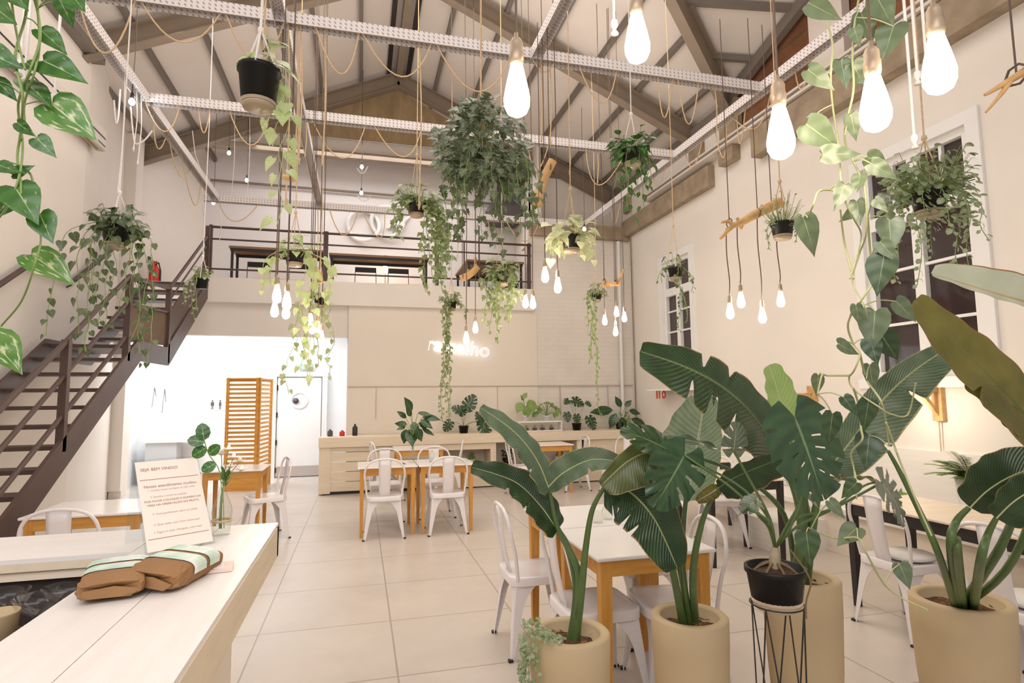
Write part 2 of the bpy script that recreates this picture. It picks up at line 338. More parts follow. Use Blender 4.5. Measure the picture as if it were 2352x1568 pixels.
# mezzanine
struct('slab_mezzanine', MB().box((-2.52, 10.58, 3.22), (3.22, 12.6, 3.64)), m_wallr)
struct('slab_mezzanine_left', MB().box((-3.95, 11.15, 3.22), (-2.5, 12.6, 3.64)), m_wallr)
struct('beam_lintel', MB().box((-3.9, YB, 2.66), (-.2, YB+.15, 3.23)), m_wall)
struct('wall_kitchen_right', MB().box((-.24, YB+.1, 0), (-.1, 12.6, 3.23)), m_kitchen)
struct('wall_mezzanine_back', MB().box((-4, 12.6, 3.2), (XR, 12.75, 6.45)).box((-3.2, 12.6, 6.45), (4.4, 12.75, 7.1)), mat('mezzanine_wall', (.82, .78, .77), .8))
struct('wall_kitchen_back', MB().box((-4.4, 12.6, 0), (-.1, 12.75, 3.22)), m_kitchen)
struct('wall_mezzanine_right', MB().box((3.42, YB+.171, 3.64), (3.5, 12.59, 7.0)), m_wallr)
struct('trim_mezzanine_pipe', MB().tube([(-3.0, 12.5, 6.0), (3.6, 12.5, 5.95)], .025, 6), m_steel)
struct('beam_mezzanine', MB().box((-3.2, 12.35, 6.86), (2.6, 12.6, 7.0)), m_steel)
# left wall: straight, then splays out to the pilaster
mb = MB(); pl = [(-3.45, -2), (-3.45, 8.3), (-3.95, 11.0)]; pl2 = [(-3.95, 11.3), (-3.2, 12.6)]
for (a, b) in zip(pl, pl[1:]): quad(mb, (*a, 0), (*b, 0), (*b, 6.3), (*a, 6.3))
struct('wall_left', mb, m_wall)
mb = MB(); quad(mb, (-3.95, 11.0, 3.2), (-3.12, 12.6, 3.2), (-3.12, 12.6, 6.5), (-3.95, 11.0, 6.5)); struct('wall_left_mezzanine', mb, m_wall)
mb = MB(); quad(mb, (-3.95, 11.0, 0), (-4.1, 12.6, 0), (-4.1, 12.6, 3.2), (-3.95, 11.0, 3.2)); struct('wall_left_kitchen', mb, m_kitchen)
struct('pillar_left', MB().box((-4.0, 10.75, .12), (-3.72, 11.05, 6.1)).box((-3.9, 10.8, 0), (-3.72, 11.0, .12)), m_wall)
mb = MB(); mb.box((-3.94, 8.7, 0), (-3.9, 10.7, 2.3), Matrix.Translation((.24, 0, 0))); 
# ---------------------------------------------------------------- roof
def zr(x): return 8.15 - .452*abs(x-.65)
mb = MB()
quad(mb, (.65, -2, 8.15), (.65, 13, 8.15), (-4.4, 13, zr(-4.4)), (-4.4, -2, zr(-4.4))); struct('roof_left', mb, m_ceil)
VA, VB, VC = V((XR, 7.15, zr(XR))), V((1.05, 4.08, zr(1.05))), V((XR, 2.6, 7.35))
mb = MB(); quad(mb, (.65, 13, 8.15), (.65, -2, 8.15), (.9, 4.0, zr(.9)), VA, (5.8, 7.15, zr(5.8)), (5.8, 13, zr(5.8))); struct('roof_right', mb, m_ceil)
mb = MB(); quad(mb, VA, VB, VC); quad(mb, VB, VC, (XR+.2, -1, 7.35), (1.05, -1, 8.0)); struct('roof_cross_gable', mb, m_ceil)
# purlins
pn = 0
mbp = MB()
for k in range(1, 7):
    x = .65 - k*.72
    if x > -4.0: struct('purlin_left_%d' % k, MB().box((x-.03, -1, zr(x)-.10), (x+.03, 12.6, zr(x)-.01)), m_steel2)
    x = .65 + k*.72
    if x < 5.0:
        y0 = 4.2 + (x-1.05)*.72 if x > 1.05 else 3.9
        struct('purlin_right_%d' % k, MB().box((x-.03, y0, zr(x)-.10), (x+.03, 12.6, zr(x)-.01)), m_steel2)
struct('purlin_ridge', MB().box((.60, -1, 7.9), (.72, 12.6, 8.12)), m_steel)
struct('purlin_ridge_dark', MB().box((.42, -1, 8.0), (.5, 12.6, 8.08)).box((.8, -1, 8.0), (.88, 12.6, 8.08)), m_black)
struct('purlin_eave_right', MB().box((XR-.12, 7.1, 5.78), (XR, 12.6, 5.9)), m_steel2)
struct('purlin_eave_left', MB().box((-3.45, 2, 5.95), (-3.3, 8.3, 6.1)), m_steel2)
for k, t in enumerate((.25, .5, .68, .85)):
    a = VB.lerp(VA, t); b = VC.lerp(VA, t); dz = V((0, 0, -.06)); struct('purlin_cross_%d' % (k+1), MB().bar(a+dz, b+dz, .07, .08), m_steel2)
# I-section rafters
def ibeam(name, p, q, h=.26, w=.15, side=V((0, 1, 0))):
    p, q = V(p), V(q); mb = MB(); t = (q-p).normalized(); n = side.cross(t).normalized()
    if n.z < 0: n = -n
    mb.bar(p, q, .02, h, n); mb.bar(p+n*h/2, q+n*h/2, w, .02, n); mb.bar(p-n*h/2, q-n*h/2, w, .02, n)
    return struct(name, mb, m_steel)
for k, Y in enumerate((11.2, 8.1, 4.9)):
    o = .26
    ibeam('rafter_left_%d' % (k+1), (.65, Y, 8.15-o), (-3.95 if k == 0 else -3.5, Y, zr(-3.95 if k == 0 else -3.5)-o))
    ibeam('rafter_right_%d' % (k+1), (.65, Y, 8.15-o), (XR, Y, zr(XR)-o) if k < 2 else (2.2, Y, zr(2.2)-o))
ibeam('rafter_valley', VB+V((0, 0, -.2)), VA+V((0, 0, -.2)))
struct('rafter_rake', MB().bar(VA+V((-.08, 0, -.12)), VC+V((-.08, 0, -.12)), .1, .16), m_steel2)
mb = MB(); quad(mb, (-1.95, 11.3, 6.62), (2.9, 11.3, 6.62), (.65, 11.3, 7.75)); 
quad(mb, (-1.95, 11.32, 6.62), (2.9, 11.32, 6.62), (.65, 11.32, 7.75)); struct('trim_gable_board', mb, m_ply)
struct('beam_gable_tie', MB().box((-3.9, 11.25, 6.22), (5.3, 11.4, 6.34)), m_steel)
struct('wall_gable_band', MB().box((-2.2, 11.42, 6.34), (3.2, 11.46, 6.66)), m_ceil)
# left wall louvre and conduit
ga, gb, gc = PZ(190, 335, 4.85), PZ(236, 344, 4.85), PZ(60, 220, 4.85)
g = thing('air_conditioner', 'beige air conditioner with brown louvred underside high on left wall', 'air conditioner', (-3.44, gb.y, 4.85))
w_ = gb.x+3.44
mb = MB(); mb.box((.0, -2.6, .012), (w_, .12, .30)); bx = mb.build('casing', m_ceil, g); md = bx.modifiers.new('bevel', 'BEVEL'); md.width = .03; md.segments = 3
MB().box((w_-.02, -2.5, .16), (w_+.004, .06, .18)).box((w_-.02, -2.5, .06), (w_+.004, .06, .075)).build('air_slot', m_black, g)
gm = mat('louvre_brown', (.50, .33, .19), .7, noise=.3, scale=5, stretch=(9, 1, 1))
for k in range(5): MB().box((.05, -2.45+k*.5, -.002), (w_-.05, -2.0+k*.5, .014)).build('louvre', gm, g)
# ---------------------------------------------------------------- windows
def window(n, w, mull, rows, label):
    y0, y1, z0, z1 = w; mb = MB(); X0, X1 = XR+.02, XR+.12; f = .07
    mb.box((X0, y0, z0+f), (X1, y0+f, z1-f)).box((X0, y1-f, z0+f), (X1, y1, z1-f)).box((X0, y0, z0), (X1, y1, z0+f)).box((X0, y0, z1-f), (X1, y1, z1))
    mb.box((XR-.03, y0-.12, z0-.14), (XR, y0, z1+.12)).box((XR-.03, y1, z0-.14), (XR, y1+.12, z1+.12)).box((XR-.03, y0, z1), (XR, y1, z1+.12)).box((XR-.06, y0-.15, z0-.10), (XR+.1, y1+.15, z0))
    ym = (y0+y1)/2; mb.box((X0+.004, ym-.055, z0+f), (X1-.004, ym+.055, z1-f))
    zt = z1-(z1-z0)*.27; mb.box((X0-.01, y0+f, zt-.09), (X1-.01, y1-f, zt+.05))
    fr = struct('window_%d' % n, mb, m_white); fr['label'] = label; fr['category'] = 'window'
    m2 = MB()
    for r in range(1, rows): z = z0 + (zt-z0)*r/rows; m2.box((X0+.02, y0, z-.014), (X1-.02, y1, z+.014))
    for (a, b) in mull: m2.box((X0+.02, a, b[0]), (X1-.02, a+.03, b[1]))
    m2.build('window_%d_muntin' % n, m_white, fr)
    MB().box((XR+.08, y0, z0), (XR+.085, y1, z1)).build('window_%d_pane' % n, m_pane, fr)
    return fr
window(1, W1, [], 4, 'tall narrow white casement window on the right wall beside the back corner')
window(2, W2, [(4.1, (3.38, 3.95)), (4.62, (3.38, 3.95))], 3, 'large white casement window behind the round-leafed hanging plant')
# ---------------------------------------------------------------- kitchen door, signs
dY = 12.55
def leafdoor():
    d = MB().box((-1.62, dY, .02), (-.78, dY+.04, 2.0)).build('door_1', m_white); d['kind'] = 'structure'; d['label'] = 'white service door with a round porthole window'; d['category'] = 'door'
    m = MB()
    ring = [(-1.2+.155*math.cos(a*math.pi/14), dY-.005, 1.53+.155*math.sin(a*math.pi/14)) for a in range(29)]
    m.tube(ring, .014, 6); m.build('porthole_rim', m_chair, d)
    m = MB(); m.add([(-1.2, dY-.004, 1.53)]+[V(q) for q in ring[:-1]], [(0, 1+i, 1+(i+1) % 28) for i in range(28)]); m.build('porthole_pane', mat('porthole_bright_glass', (.8, .82, .84), .1), d)
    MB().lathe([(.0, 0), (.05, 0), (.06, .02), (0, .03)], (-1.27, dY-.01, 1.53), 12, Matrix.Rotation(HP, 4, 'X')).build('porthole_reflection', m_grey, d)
    MB().box((-1.6, dY-.006, .02), (-.8, dY, .22)).build('kick_plate', mat('brushed_steel', (.55, .5, .47), .35, metal=.5), d)
    for z in (1.75, 1.2, .65, .1): MB().box((-1.65, dY-.02, z), (-1.61, dY+.0, z+.1)).build('hinge', m_black, d)
leafdoor()
struct('trim_door_frame', MB().box((-1.75, dY-.03, 0), (-1.64, 12.59, 2.018)).box((-.76, dY-.03, 0), (-.66, 12.59, 2.018)).box((-1.75, dY-.032, 2.02), (-.66, 12.6, 2.12)), m_white)
def text(body, size, M, m, parent=None, name='lettering', extr=.0015, bold=0, bevel=0):
    cu = bpy.data.curves.new(name, 'FONT'); cu.body = body; cu.size = size; cu.extrude = extr; cu.align_x = 'CENTER'; cu.align_y = 'CENTER'; cu.offset = bold
    cu.materials.append(m)
    if bevel: cu.fill_mode = 'NONE'; cu.bevel_depth = bevel; cu.extrude = 0
    tmp = bpy.data.objects.new('tmp', cu); C.objects.link(tmp); dg = bpy.context.evaluated_depsgraph_get(); me = bpy.data.meshes.new_from_object(tmp.evaluated_get(dg)); bpy.data.objects.remove(tmp)
    o = bpy.data.objects.new(name, me); C.objects.link(o); o.matrix_world = M
    if parent: o.parent = parent
    return o
def face_cam(x, y, z, shear=0):   # upright, facing -Y
    return Matrix.Translation((x, y, z)) @ Matrix.Rotation(HP, 4, 'X')
q = PY(700, 860, dY-.02); s = MB().box((q.x-.16, dY-.03, 2.16), (q.x+.16, dY-.01, 2.28)).build('exit_sign', mat('pale_green_sign', (.35, .5, .42), .5))
tag(s, 'small green SAÍDA sign above the porthole door', 'sign'); text('SAÍDA', .11, face_cam(q.x, dY-.034, 2.22), m_white, s)
dY = 12.615; q = PY(497, 928, dY-.02); s = MB().box((q.x-.14, dY-.025, q.z-.12), (q.x+.14, dY-.01, q.z+.12)).build('restroom_sign', m_white); tag(s, 'white restroom sign with woman and man figures beside slatted screen', 'sign')
for k in (-1, 1):
    mb = MB(); cx = q.x+k*.07
    mb.lathe([(0, .085), (.016, .075), (.016, .06), (0, .05)], (cx, dY-.028, q.z), 10)
    mb.box((cx-.022 if k > 0 else cx-.03, dY-.03, q.z-.03), (cx+.022 if k > 0 else cx+.03, dY-.026, q.z+.04)); mb.box((cx-.016, dY-.03, q.z-.10), (cx-.004, dY-.026, q.z-.03)); mb.box((cx+.004, dY-.03, q.z-.10), (cx+.016, dY-.026, q.z-.03))
    mb.build('pictogram', m_grey, s)
# wall hooks straps in the kitchen
for k, (x, y0, y1, lab) in enumerate([(355, 890, 935, 'grey strap loop hanging on kitchen wall, nearer the pillar'), (378, 893, 948, 'longer grey strap loop hanging on kitchen wall, nearer the sink')]):
    a = PY(x, y0, 12.596); b = PY(x-6, y1, 12.596); c = PY(x+3, y1-25, 12.596)
    tag(MB().tube([b, a, c], .008, 5).build('hanging_strap', mat('grey_strap', (.35, .35, .37), .7)), lab, 'strap')
# sink
a = PY(345, 1010, 12.2); t = thing('wash_basin', 'white washbasin on grey panel against kitchen back wall', 'basin', (a.x+.35, 12.4, 0))
MB().box((-.45, -.25, .78), (.45, .15, .84)).build('basin_top', m_white, t); MB().box((-.42, -.22, 0), (.1, .1, .78)).build('basin_panel', mat('light_grey_panel', (.62, .63, .64), .5), t)
MB().tube([(0, .1, .84), (0, .1, 1.02), (0, -.02, 1.05), (0, -.06, .99)], .012, 6).build('tap', m_chair, t)
# ---------------------------------------------------------------- neon lettering
q = PY(1030, 795, YB-.1); t = text('Taramalho', .36, Matrix.Translation((q.x, YB-.09, q.z)) @ Matrix.Rotation(HP, 4, 'X') @ Matrix(((1, .25, 0, 0), (0, 1, 0, 0), (0, 0, 1, 0), (0, 0, 0, 1))), m_glow, None, 'neon_sign', .006, 0, .004)
tag(t, 'white neon cursive lettering glowing on the cream back wall', 'sign')
# ================================================================ STAIRS
st = thing('steel_staircase', 'dark brown steel staircase with landing climbing the left wall', 'staircase', (0, 0, 0))
XO, XI = -2.45, -3.32
SL = .635
def zt(y): return 2.2 - SL*(7.35-y) if y < 7.35 else (2.2 if y < 8.35 else 2.2+.72*(y-8.35))
def plate(mb, X, pts, th=.012):
    n = len(pts); vs = [V((X, y, z)) for y, z in pts]+[V((X+th, y, z)) for y, z in pts]
    mb.add(vs, [tuple(range(n)), tuple(range(2*n-1, n-1, -1))]+[(i, i+n, (i+1) % n+n, (i+1) % n) for i in range(n)])
def plate3(X, a, b, lo, hi, name, m, par, th=.012): mb = MB(); plate(mb, X, [(a[0], a[1]+lo), (b[0], b[1]+lo), (b[0], b[1]+hi), (a[0], a[1]+hi)], th); return mb.build(name, m, par)
for X in (XO, XI):
    mb = MB(); y0 = 7.35-2.2/SL
    plate(mb, X, [(y0, 0), (y0+.3, 0), (7.4, 2.02), (8.4, 2.02), (10.2, 3.2), (10.2, 3.5), (8.3, 2.25), (7.3, 2.25), (y0, .1)], .03)
    o = mb.build('stringer', m_dark, st)
n = 13
for k in range(n):
    y = 7.35 - (k+1)*.263; z = 2.2 - (k+1)*.167
    if z > .05: MB().box((XI, y-.02, z-.035), (XO, y+.24, z)).build('tread', m_dark, st)
MB().box((XI, 7.35, 2.16), (XO, 8.35, 2.2)).build('landing', m_dark, st)
for k in range(1, 8):
    y = 8.35+(k-1)*.25; z = 2.2+k*.17; MB().box((XI, y-.02, z-.035), (XO, y+.24, z)).build('tread', m_dark, st)
XO2 = XO-.02
def rail(pts, r=.024): return MB().tube(pts, r, 6).build('handrail', m_dark, st)
rail([(XO, 4.0, .97), (XO, 7.05, 2.93), (XO, 8.38, 3.03)]); rail([(XO, 8.38, 3.03), (XO, 10.2, 4.25)], .022)
rail([(XO, 4.1, .72), (XO, 7.0, 2.62), (XO, 8.38, 2.72)], .02); rail([(XO, 8.38, 2.86), (XO, 10.2, 4.1)], .012)
rail([(XO, 3.9, .28), (XO, 7.0, 2.25)], .02)
for y, a, b in ((5.75, 1.15, 2.1), (7.05, 2.0, 2.93), (8.38, 2.05, 3.03), (10.18, 3.4, 4.4)): MB().box((XO-.03, y-.03, a), (XO+.03, y+.03, b)).build('post', m_dark, st)
mb = MB(); plate(mb, XO-.02, [(7.05, 2.22), (8.38, 2.28), (8.38, 2.7), (7.05, 2.62)]); mb.build('landing_panel', mat('brown_mesh_panel', (.17, .105, .06), .7, noise=.3, scale=30), st)
mb = MB(); plate(mb, XO, [(8.38, 2.28), (10.2, 3.5), (10.2, 3.92), (8.38, 2.72)]); mb.build('flight_panel', m_dark, st)
h = MB(); h.tube([(-3.38, 4.9, 1.65), (-3.38, 7.06, 3.02), (-3.38, 8.0, 3.02), (-3.45, 10.0, 4.2)], .03, 6)
for y, z in ((5.6, 2.05), (7.0, 2.95), (8.0, 2.98)): h.tube([(-3.38, y, z), (-3.45, y, z-.04)], .01, 5)
tag(h.build('wall_handrail', m_dark), 'dark steel handrail fixed to the left wall behind the stairs', 'handrail')
# fire extinguisher
q = V((-3.62, 11.45, 3.3)); q = PY(355, 635, 11.25)
t = thing('fire_extinguisher', 'red fire extinguisher hung on wall beside stair landing', 'fire extinguisher', q)
MB().lathe([(0, -.27), (.08, -.27), (.09, -.2), (.09, .1), (.05, .17), (.03, .2), (0, .2)], (0, 0, 0), 14).build('cylinder', m_red, t)
MB().tube([(0, 0, .2), (.06, -.02, .25), (.1, -.03, .1), (.1, -.03, -.1)], .012, 5).build('hose', m_black, t)
MB().box((-.12, .1, -.32), (.0, .12, .3)).build('back_plate', mat('red_striped_plate', (.72, .08, .03), .5), t)
# ================================================================ MEZZANINE RAILING AND FURNITURE
rl = thing('mezzanine_railing', 'black steel railing along the edge of the mezzanine', 'railing', (0, 0, 0))
RY = 10.63
for z in (4.52, 4.31, 3.79): MB().tube([(-2.54, RY, z), (3.2, RY, z)], .022 if z > 4.4 else .016, 6).build('rail', m_dark, rl)
for x, w in ((-2.51, .05), (-.63, .07), (1.35, .07), (3.15, .06)): MB().box((x-w/2, RY-.03, 3.64), (x+w/2, RY+.03, 4.55)).build('post', m_dark, rl)
for x in (1.87, 2.16): MB().box((x-.012, RY-.012, 3.64), (x+.012, RY+.012, 4.52 if x < 2 else 4.85)).build('post', m_dark, rl)
def bar_table(x0, x1, y0, y1, z, label):
    t = thing('bar_table', label, 'table', ((x0+x1)/2, (y0+y1)/2, 3.64)); a = (x1-x0)/2; b = (y1-y0)/2; h = z-3.64
    MB().box((-a, -b, h-.04), (a, b, h)).build('tabletop', m_beamw, t)
    for j in (-1, 1): MB().box((-a+.02, j*(b-.035)-.015, h-.09), (a-.02, j*(b-.035)+.015, h-.04)).build('rail', m_black, t)
    for i in (-1, 1):
        for j in (-1, 1): MB().box((i*(a-.05)-.02, j*(b-.05)-.02, 0), (i*(a-.05)+.02, j*(b-.05)+.02, h-.04)).build('leg', m_black, t)
bar_table(-2.3, -.66, 11.0, 11.55, 4.30, 'long dark bar table on mezzanine nearer the stairs'); bar_table(-.6, 1.25, 11.0, 11.55, 4.26, 'long dark bar table on mezzanine near the glowing lamp')
bar_table(1.95, 3.1, 10.8, 12.2, 4.22, 'dark bar table on mezzanine right of the wide gap, seen from below')
def bar_chair(q, label, n=0):
    t = thing('bar_chair', label, 'chair', (q.x, q.y, 3.64), 0, 'black wire chairs on the mezzanine'); h = q.z-3.64
    MB().box((-.2, -.012, h-.05), (.2, .012, h+.05)).build('backrest', m_black, t)
    MB().box((-.2, .0, h-.3), (.2, .36, h-.27)).build('seat', m_black, t)
    for i in (-1, 1):
        MB().tube([(i*.2, 0, h+.05), (i*.21, -.03, 0)], .007, 5).build('leg', m_black, t); MB().tube([(i*.2, .35, h-.27), (i*.21, .38, 0)], .007, 5).build('leg', m_black, t)
for x, y, lab in ((595, 608, 'black-backed wire chair at bar table closest to the stairs'), (690, 612, 'black-backed wire chair half hidden behind hanging pot at railing'), (840, 620, 'black-backed wire chair just left of the glowing lamp'), (915, 623, 'black-backed wire chair just right of the glowing lamp')):
    bar_chair(PY(x, y, 11.75), lab)
for x, y, lab in ((1095, 640, 'black wire chair below the right-hand bar table, left one'), (1170, 655, 'black wire chair below the right-hand bar table, right one')): bar_chair(PY(x, y, 12.0), lab)
for x0, x1, lab in ((577, 700, 'low orange wood stool on mezzanine floor near the stairs'), (905, 985, 'low orange wood stool on mezzanine floor right of lamp')):
    a = PY(x0, 665, 12.0); b = PY(x1, 665, 12.0); t = thing('low_stool', lab, 'stool', (a.x, 12.3, 3.64)); w = b.x-a.x
    MB().box((0, -.15, .27), (w, .15, .31)).build('seat', m_wood, t)
    for x in (.03, w-.03): MB().box((x-.02, -.13, 0), (x+.02, .13, .27)).build('leg', m_wood, t)
q = PY(885, 620, 11.85); t = thing('table_lamp', 'glowing lamp with wooden cap standing on mezzanine wall side', 'lamp', q)
MB().lathe([(0, .32), (.05, .28), (.09, .17), (.1, .15), (0, .15)], (0, 0, 0), 12).build('lamp_cap', m_drift, t); MB().lathe([(0, .14), (.03, .12), (.045, .05), (.03, -.04), (0, -.06)], (0, 0, 0), 12).build('bulb', m_bulbfar, t)
MB().tube([(0, 0, -.06), (0, 0, -.5)], .008, 5).build('pole', m_wood, t)
t = thing('ring_sculpture', 'white interlocking ring sculpture on mezzanine back wall', 'sculpture', PY(835, 520, 12.565))
for cx, cz, r in ((0, 0, .33), (.5, .12, .34)):
    MB().tube([(cx+r*math.cos(a*math.pi/16)*(1.0), -.06+.04*math.sin(a*math.pi/8), cz+r*math.sin(a*math.pi/16)) for a in range(33)], .045, 8).build('ring', m_white, t)
MB().tube([(.5, 0, .0), (.8, -.05, .1), (1.0, 0, .3)], [.03, .07, .02], 8).build('horn', m_white, t)
q = PY(1030, 590, 12.58); tag(MB().box((q.x-.1, 12.58, q.z-.05), (q.x+.1, 12.602, q.z+.05)).build('exit_plate', mat('green_exit_plate', (.25, .42, .3), .5)), 'tiny green and white exit plate on mezzanine wall', 'sign')
a = PY(1118, 400, 12.3); b = PY(1200, 520, 12.3)
tag(MB().box((a.x+.3, 12.1, b.z+.1), (3.41, 12.59, 6.4)).box((a.x, 11.9, b.z), (3.36, 12.5, b.z+.35)).build('extractor_duct', m_grey), 'charcoal duct and hood on the mezzanine wall at right', 'duct')
# ================================================================ SLATTED SCREEN
def screen():
    a, b, c = V((-2.27, 11.06, 0)), V((-1.72, 10.98, 0)), V((-1.62, 11.75, 0)); t = thing('slatted_screen', 'tall orange slatted wood screen folded in front of the kitchen door', 'screen', (0, 0, 0))
    for p, q, nm in ((a, b, 'front_panel'), (b, c, 'side_panel')):
        mb = MB()
        dn = (q-p).normalized()
        for e in (p+dn*.03, q-dn*.03): mb.bar(e, e+V((0, 0, 1.95)), .045, .045, dn)
        n = 22
        for k in range(n):
            z = .32+k*(1.58/(n-1)); mb.bar(p+V((0, 0, z)), q+V((0, 0, z)), .02, .043)
        mb.bar(p+V((0, 0, .14)), q+V((0, 0, .14)), .02, .30); mb.bar(p+V((0, 0, 1.92)), q+V((0, 0, 1.92)), .02, .05)
        mb.build(nm, m_slat, t)
screen()
# ================================================================ CHAIRS AND TABLES
def tolix():
    t = thing('metal_chair', 'x', 'chair')
    k = 1.03
    # seat
    prof = []; mb = MB(); n = 6
    pts = []
    for (cx, cy, a0) in ((.12, .12, 0), (-.12, .12, 90), (-.12, -.13, 180), (.12, -.13, 270)):
        for i in range(n+1): a = math.radians(a0+90*i/n); pts.append((cx+.075*math.cos(a), cy+.075*math.sin(a)))
    m = len(pts); rings = [(1.0, .405), (1.0, .448), (.97, .456), (.80, .450), (.4, .444)]
    vs = [V((x*s*k, y*s*k, z*k)) for s, z in rings for x, y in pts]
    fs = [(r*m+i, r*m+(i+1) % m, (r+1)*m+(i+1) % m, (r+1)*m+i) for r in range(len(rings)-1) for i in range(m)]; fs.append(tuple(range(4*m, 5*m)))
    mb.add(vs, fs, smooth=True); mb.build('seat', m_chair, t)
    for sx in (-1, 1):
        for sy in (-1, 1):
            mb = MB(); N = 9; vs = []; 
            for i in range(N+1):
                u = i/N; z = .43*u*k; c = V((sx*(.225-.045*u), sy*(.225-.05*u)-.005, z)); w = .022+.055*u+(.085*max(0, (u-.62)/.38)**2.2)
                vs += [c-V((sx*w, 0, 0)), c-V((sx*.006, 0, 0)), c-V((0, sy*.006, 0)), c-V((0, sy*w, 0))]
            fs = [(i*4+j, i*4+j+1, i*4+5+j, i*4+4+j) for i in range(N) for j in range(3)]
            mb.add(vs, fs, smooth=False); lg = mb.build('leg', m_chair, t, 'solid')
            MB().box((sx*.225-.014, sy*.225-.019, 0), (sx*.225+.014, sy*.225+.009, .014)).build('rubber_foot', m_black, lg)
    for (a, b) in (((-.19, -.185), (.19, -.185)), ((-.19, .18), (.19, .18)), ((-.19, -.19), (-.19, .18)), ((.19, -.19), (.19, .18))):
        pass
    mb = MB(); hp = [(-.185, -.165, .44), (-.205, -.185, .60), (-.215, -.21, .70), (-.19, -.225, .79), (-.12, -.235, .845), (0, -.24, .862), (.12, -.235, .845), (.19, -.225, .79), (.215, -.21, .70), (.205, -.185, .60), (.185, -.165, .44)]
    mb.tube(smooth_path([V(q)*k for q in hp], 5), .0115, 8); mb.build('back_frame', m_chair, t)
    mb = MB(); vs = []
    for i in range(7):
        u = i/6; z = .44+.415*u; y = -.17-.068*u-.012*math.sin(u*3.1); w = .058+.012*u
        vs += [V((-w, y, z))*k, V((-w*.5, y-.008, z))*k, V((w*.5, y-.008, z))*k, V((w, y, z))*k]
    mb.add(vs, [(i*4+j, i*4+j+1, i*4+5+j, i*4+4+j) for i in range(6) for j in range(3)], smooth=True); mb.build('back_splat', m_chair, t, 'solid')
    return t
ch0 = tolix(); used = [0]
def chair(x, y, deg, label):     # deg: direction the sitter faces, 90 = away from the camera (+Y)
    rz = math.radians(deg-90)
    if not used[0]: used[0] = 1; ch0.location = (x, y, 0); ch0.rotation_euler = (0, 0, rz); ch0['label'] = label; ch0['group'] = 'white metal chairs'
    else: copy_thing(ch0, (x, y, 0), rz, label, 'white metal chairs')
TB = {}
def wood_table(x0, x1, y0, y1, label, top=m_marble, leg=m_wood, rail=m_woodh, h=.785, cat='table', legw=.05, group=None):
    t = thing('dining_table', label, cat, ((x0+x1)/2, (y0+y1)/2, 0), 0, group); a, b = (x1-x0)/2, (y1-y0)/2
    tp = MB().box((-a, -b, h-.018), (a, b, h)).build('tabletop', top, t); md = tp.modifiers.new('bevel', 'BEVEL'); md.width = .004
    mb = MB(); i = .03; mb.box((-a+i, -b+i, h-.10), (a-i, -b+i+.022, h-.018)).box((-a+i, b-i-.022, h-.10), (a-i, b-i, h-.018)).box((-a+i, -b+i, h-.10), (-a+i+.022, b-i, h-.018)).box((a-i-.022, -b+i, h-.10), (a-i, b-i, h-.018))
    mb.build('apron', rail, t)
    for sx in (-1, 1):
        for sy in (-1, 1):
            cx, cy = sx*(a-i-legw/2+.004), sy*(b-i-legw/2+.004); MB().bar((cx, cy, h-.018), (cx-sx*.0, cy, 0), legw, legw, V((0, 1, 0)), legw*.66, legw*.66).build('leg', leg, t)
    return t
wood_table(-.02, .66, 6.88, 7.56, 'white-topped pine table at centre floor, half of pair nearest the stairs'); wood_table(.67, 1.34, 6.86, 7.54, 'white-topped pine table at centre floor, half of pair nearest the banana plants')
chair(.28, 7.04-.06, 90, 'white metal chair, back to camera, at centre table half nearest stairs'); chair(1.0, 6.98, 90, 'white metal chair, back to camera, at centre table half nearest banana plants')
chair(.33, 7.85, -90, 'white metal chair across centre table, behind the half nearest stairs'); chair(1.0, 7.9, -90, 'white metal chair across centre table, behind the half nearest banana plants')
wood_table(.52, 1.28, 9.0, 9.75, 'white-topped pine table behind the centre pair, before the counter')
chair(.42, 9.35, 10, 'white metal chair side-on at the table behind the centre pair, stair side'); chair(1.38, 9.4, 170, 'white metal chair side-on at the table behind centre pair, window side')
wood_table(2.72, 3.4, 9.0, 9.65, 'white-topped pine table beside counter shelves, right of the centre tables')
chair(2.55, 9.1, 0, 'white metal chair left of the pine table by counter shelves'); chair(3.5, 9.35, 180, 'white metal chair right of the pine table by counter shelves')
chair(4.15, 8.95, 205, 'white metal chair before the counter beneath the trailing vine'); chair(4.7, 8.3, 200, 'white metal chair near counter end, mostly behind the large leaves')
wood_table(1.13, 1.79, 2.70, 3.35, 'large near white-topped pine table, half nearest the camera', legw=.062); wood_table(1.13, 1.79, 3.37, 4.02, 'large near white-topped pine table, half farther from camera', legw=.062)
chair(1.12, 3.72, 0, 'white metal chair on left of near table, farther one'); chair(1.25, 3.05, 0, 'white metal chair on left of near table, tucked behind first planter')
chair(1.68, 2.98, 172, 'white metal chair on right of near table, behind second planter'); chair(1.85, 3.68, 185, 'white metal chair on right of near table, farther, hoop back showing')
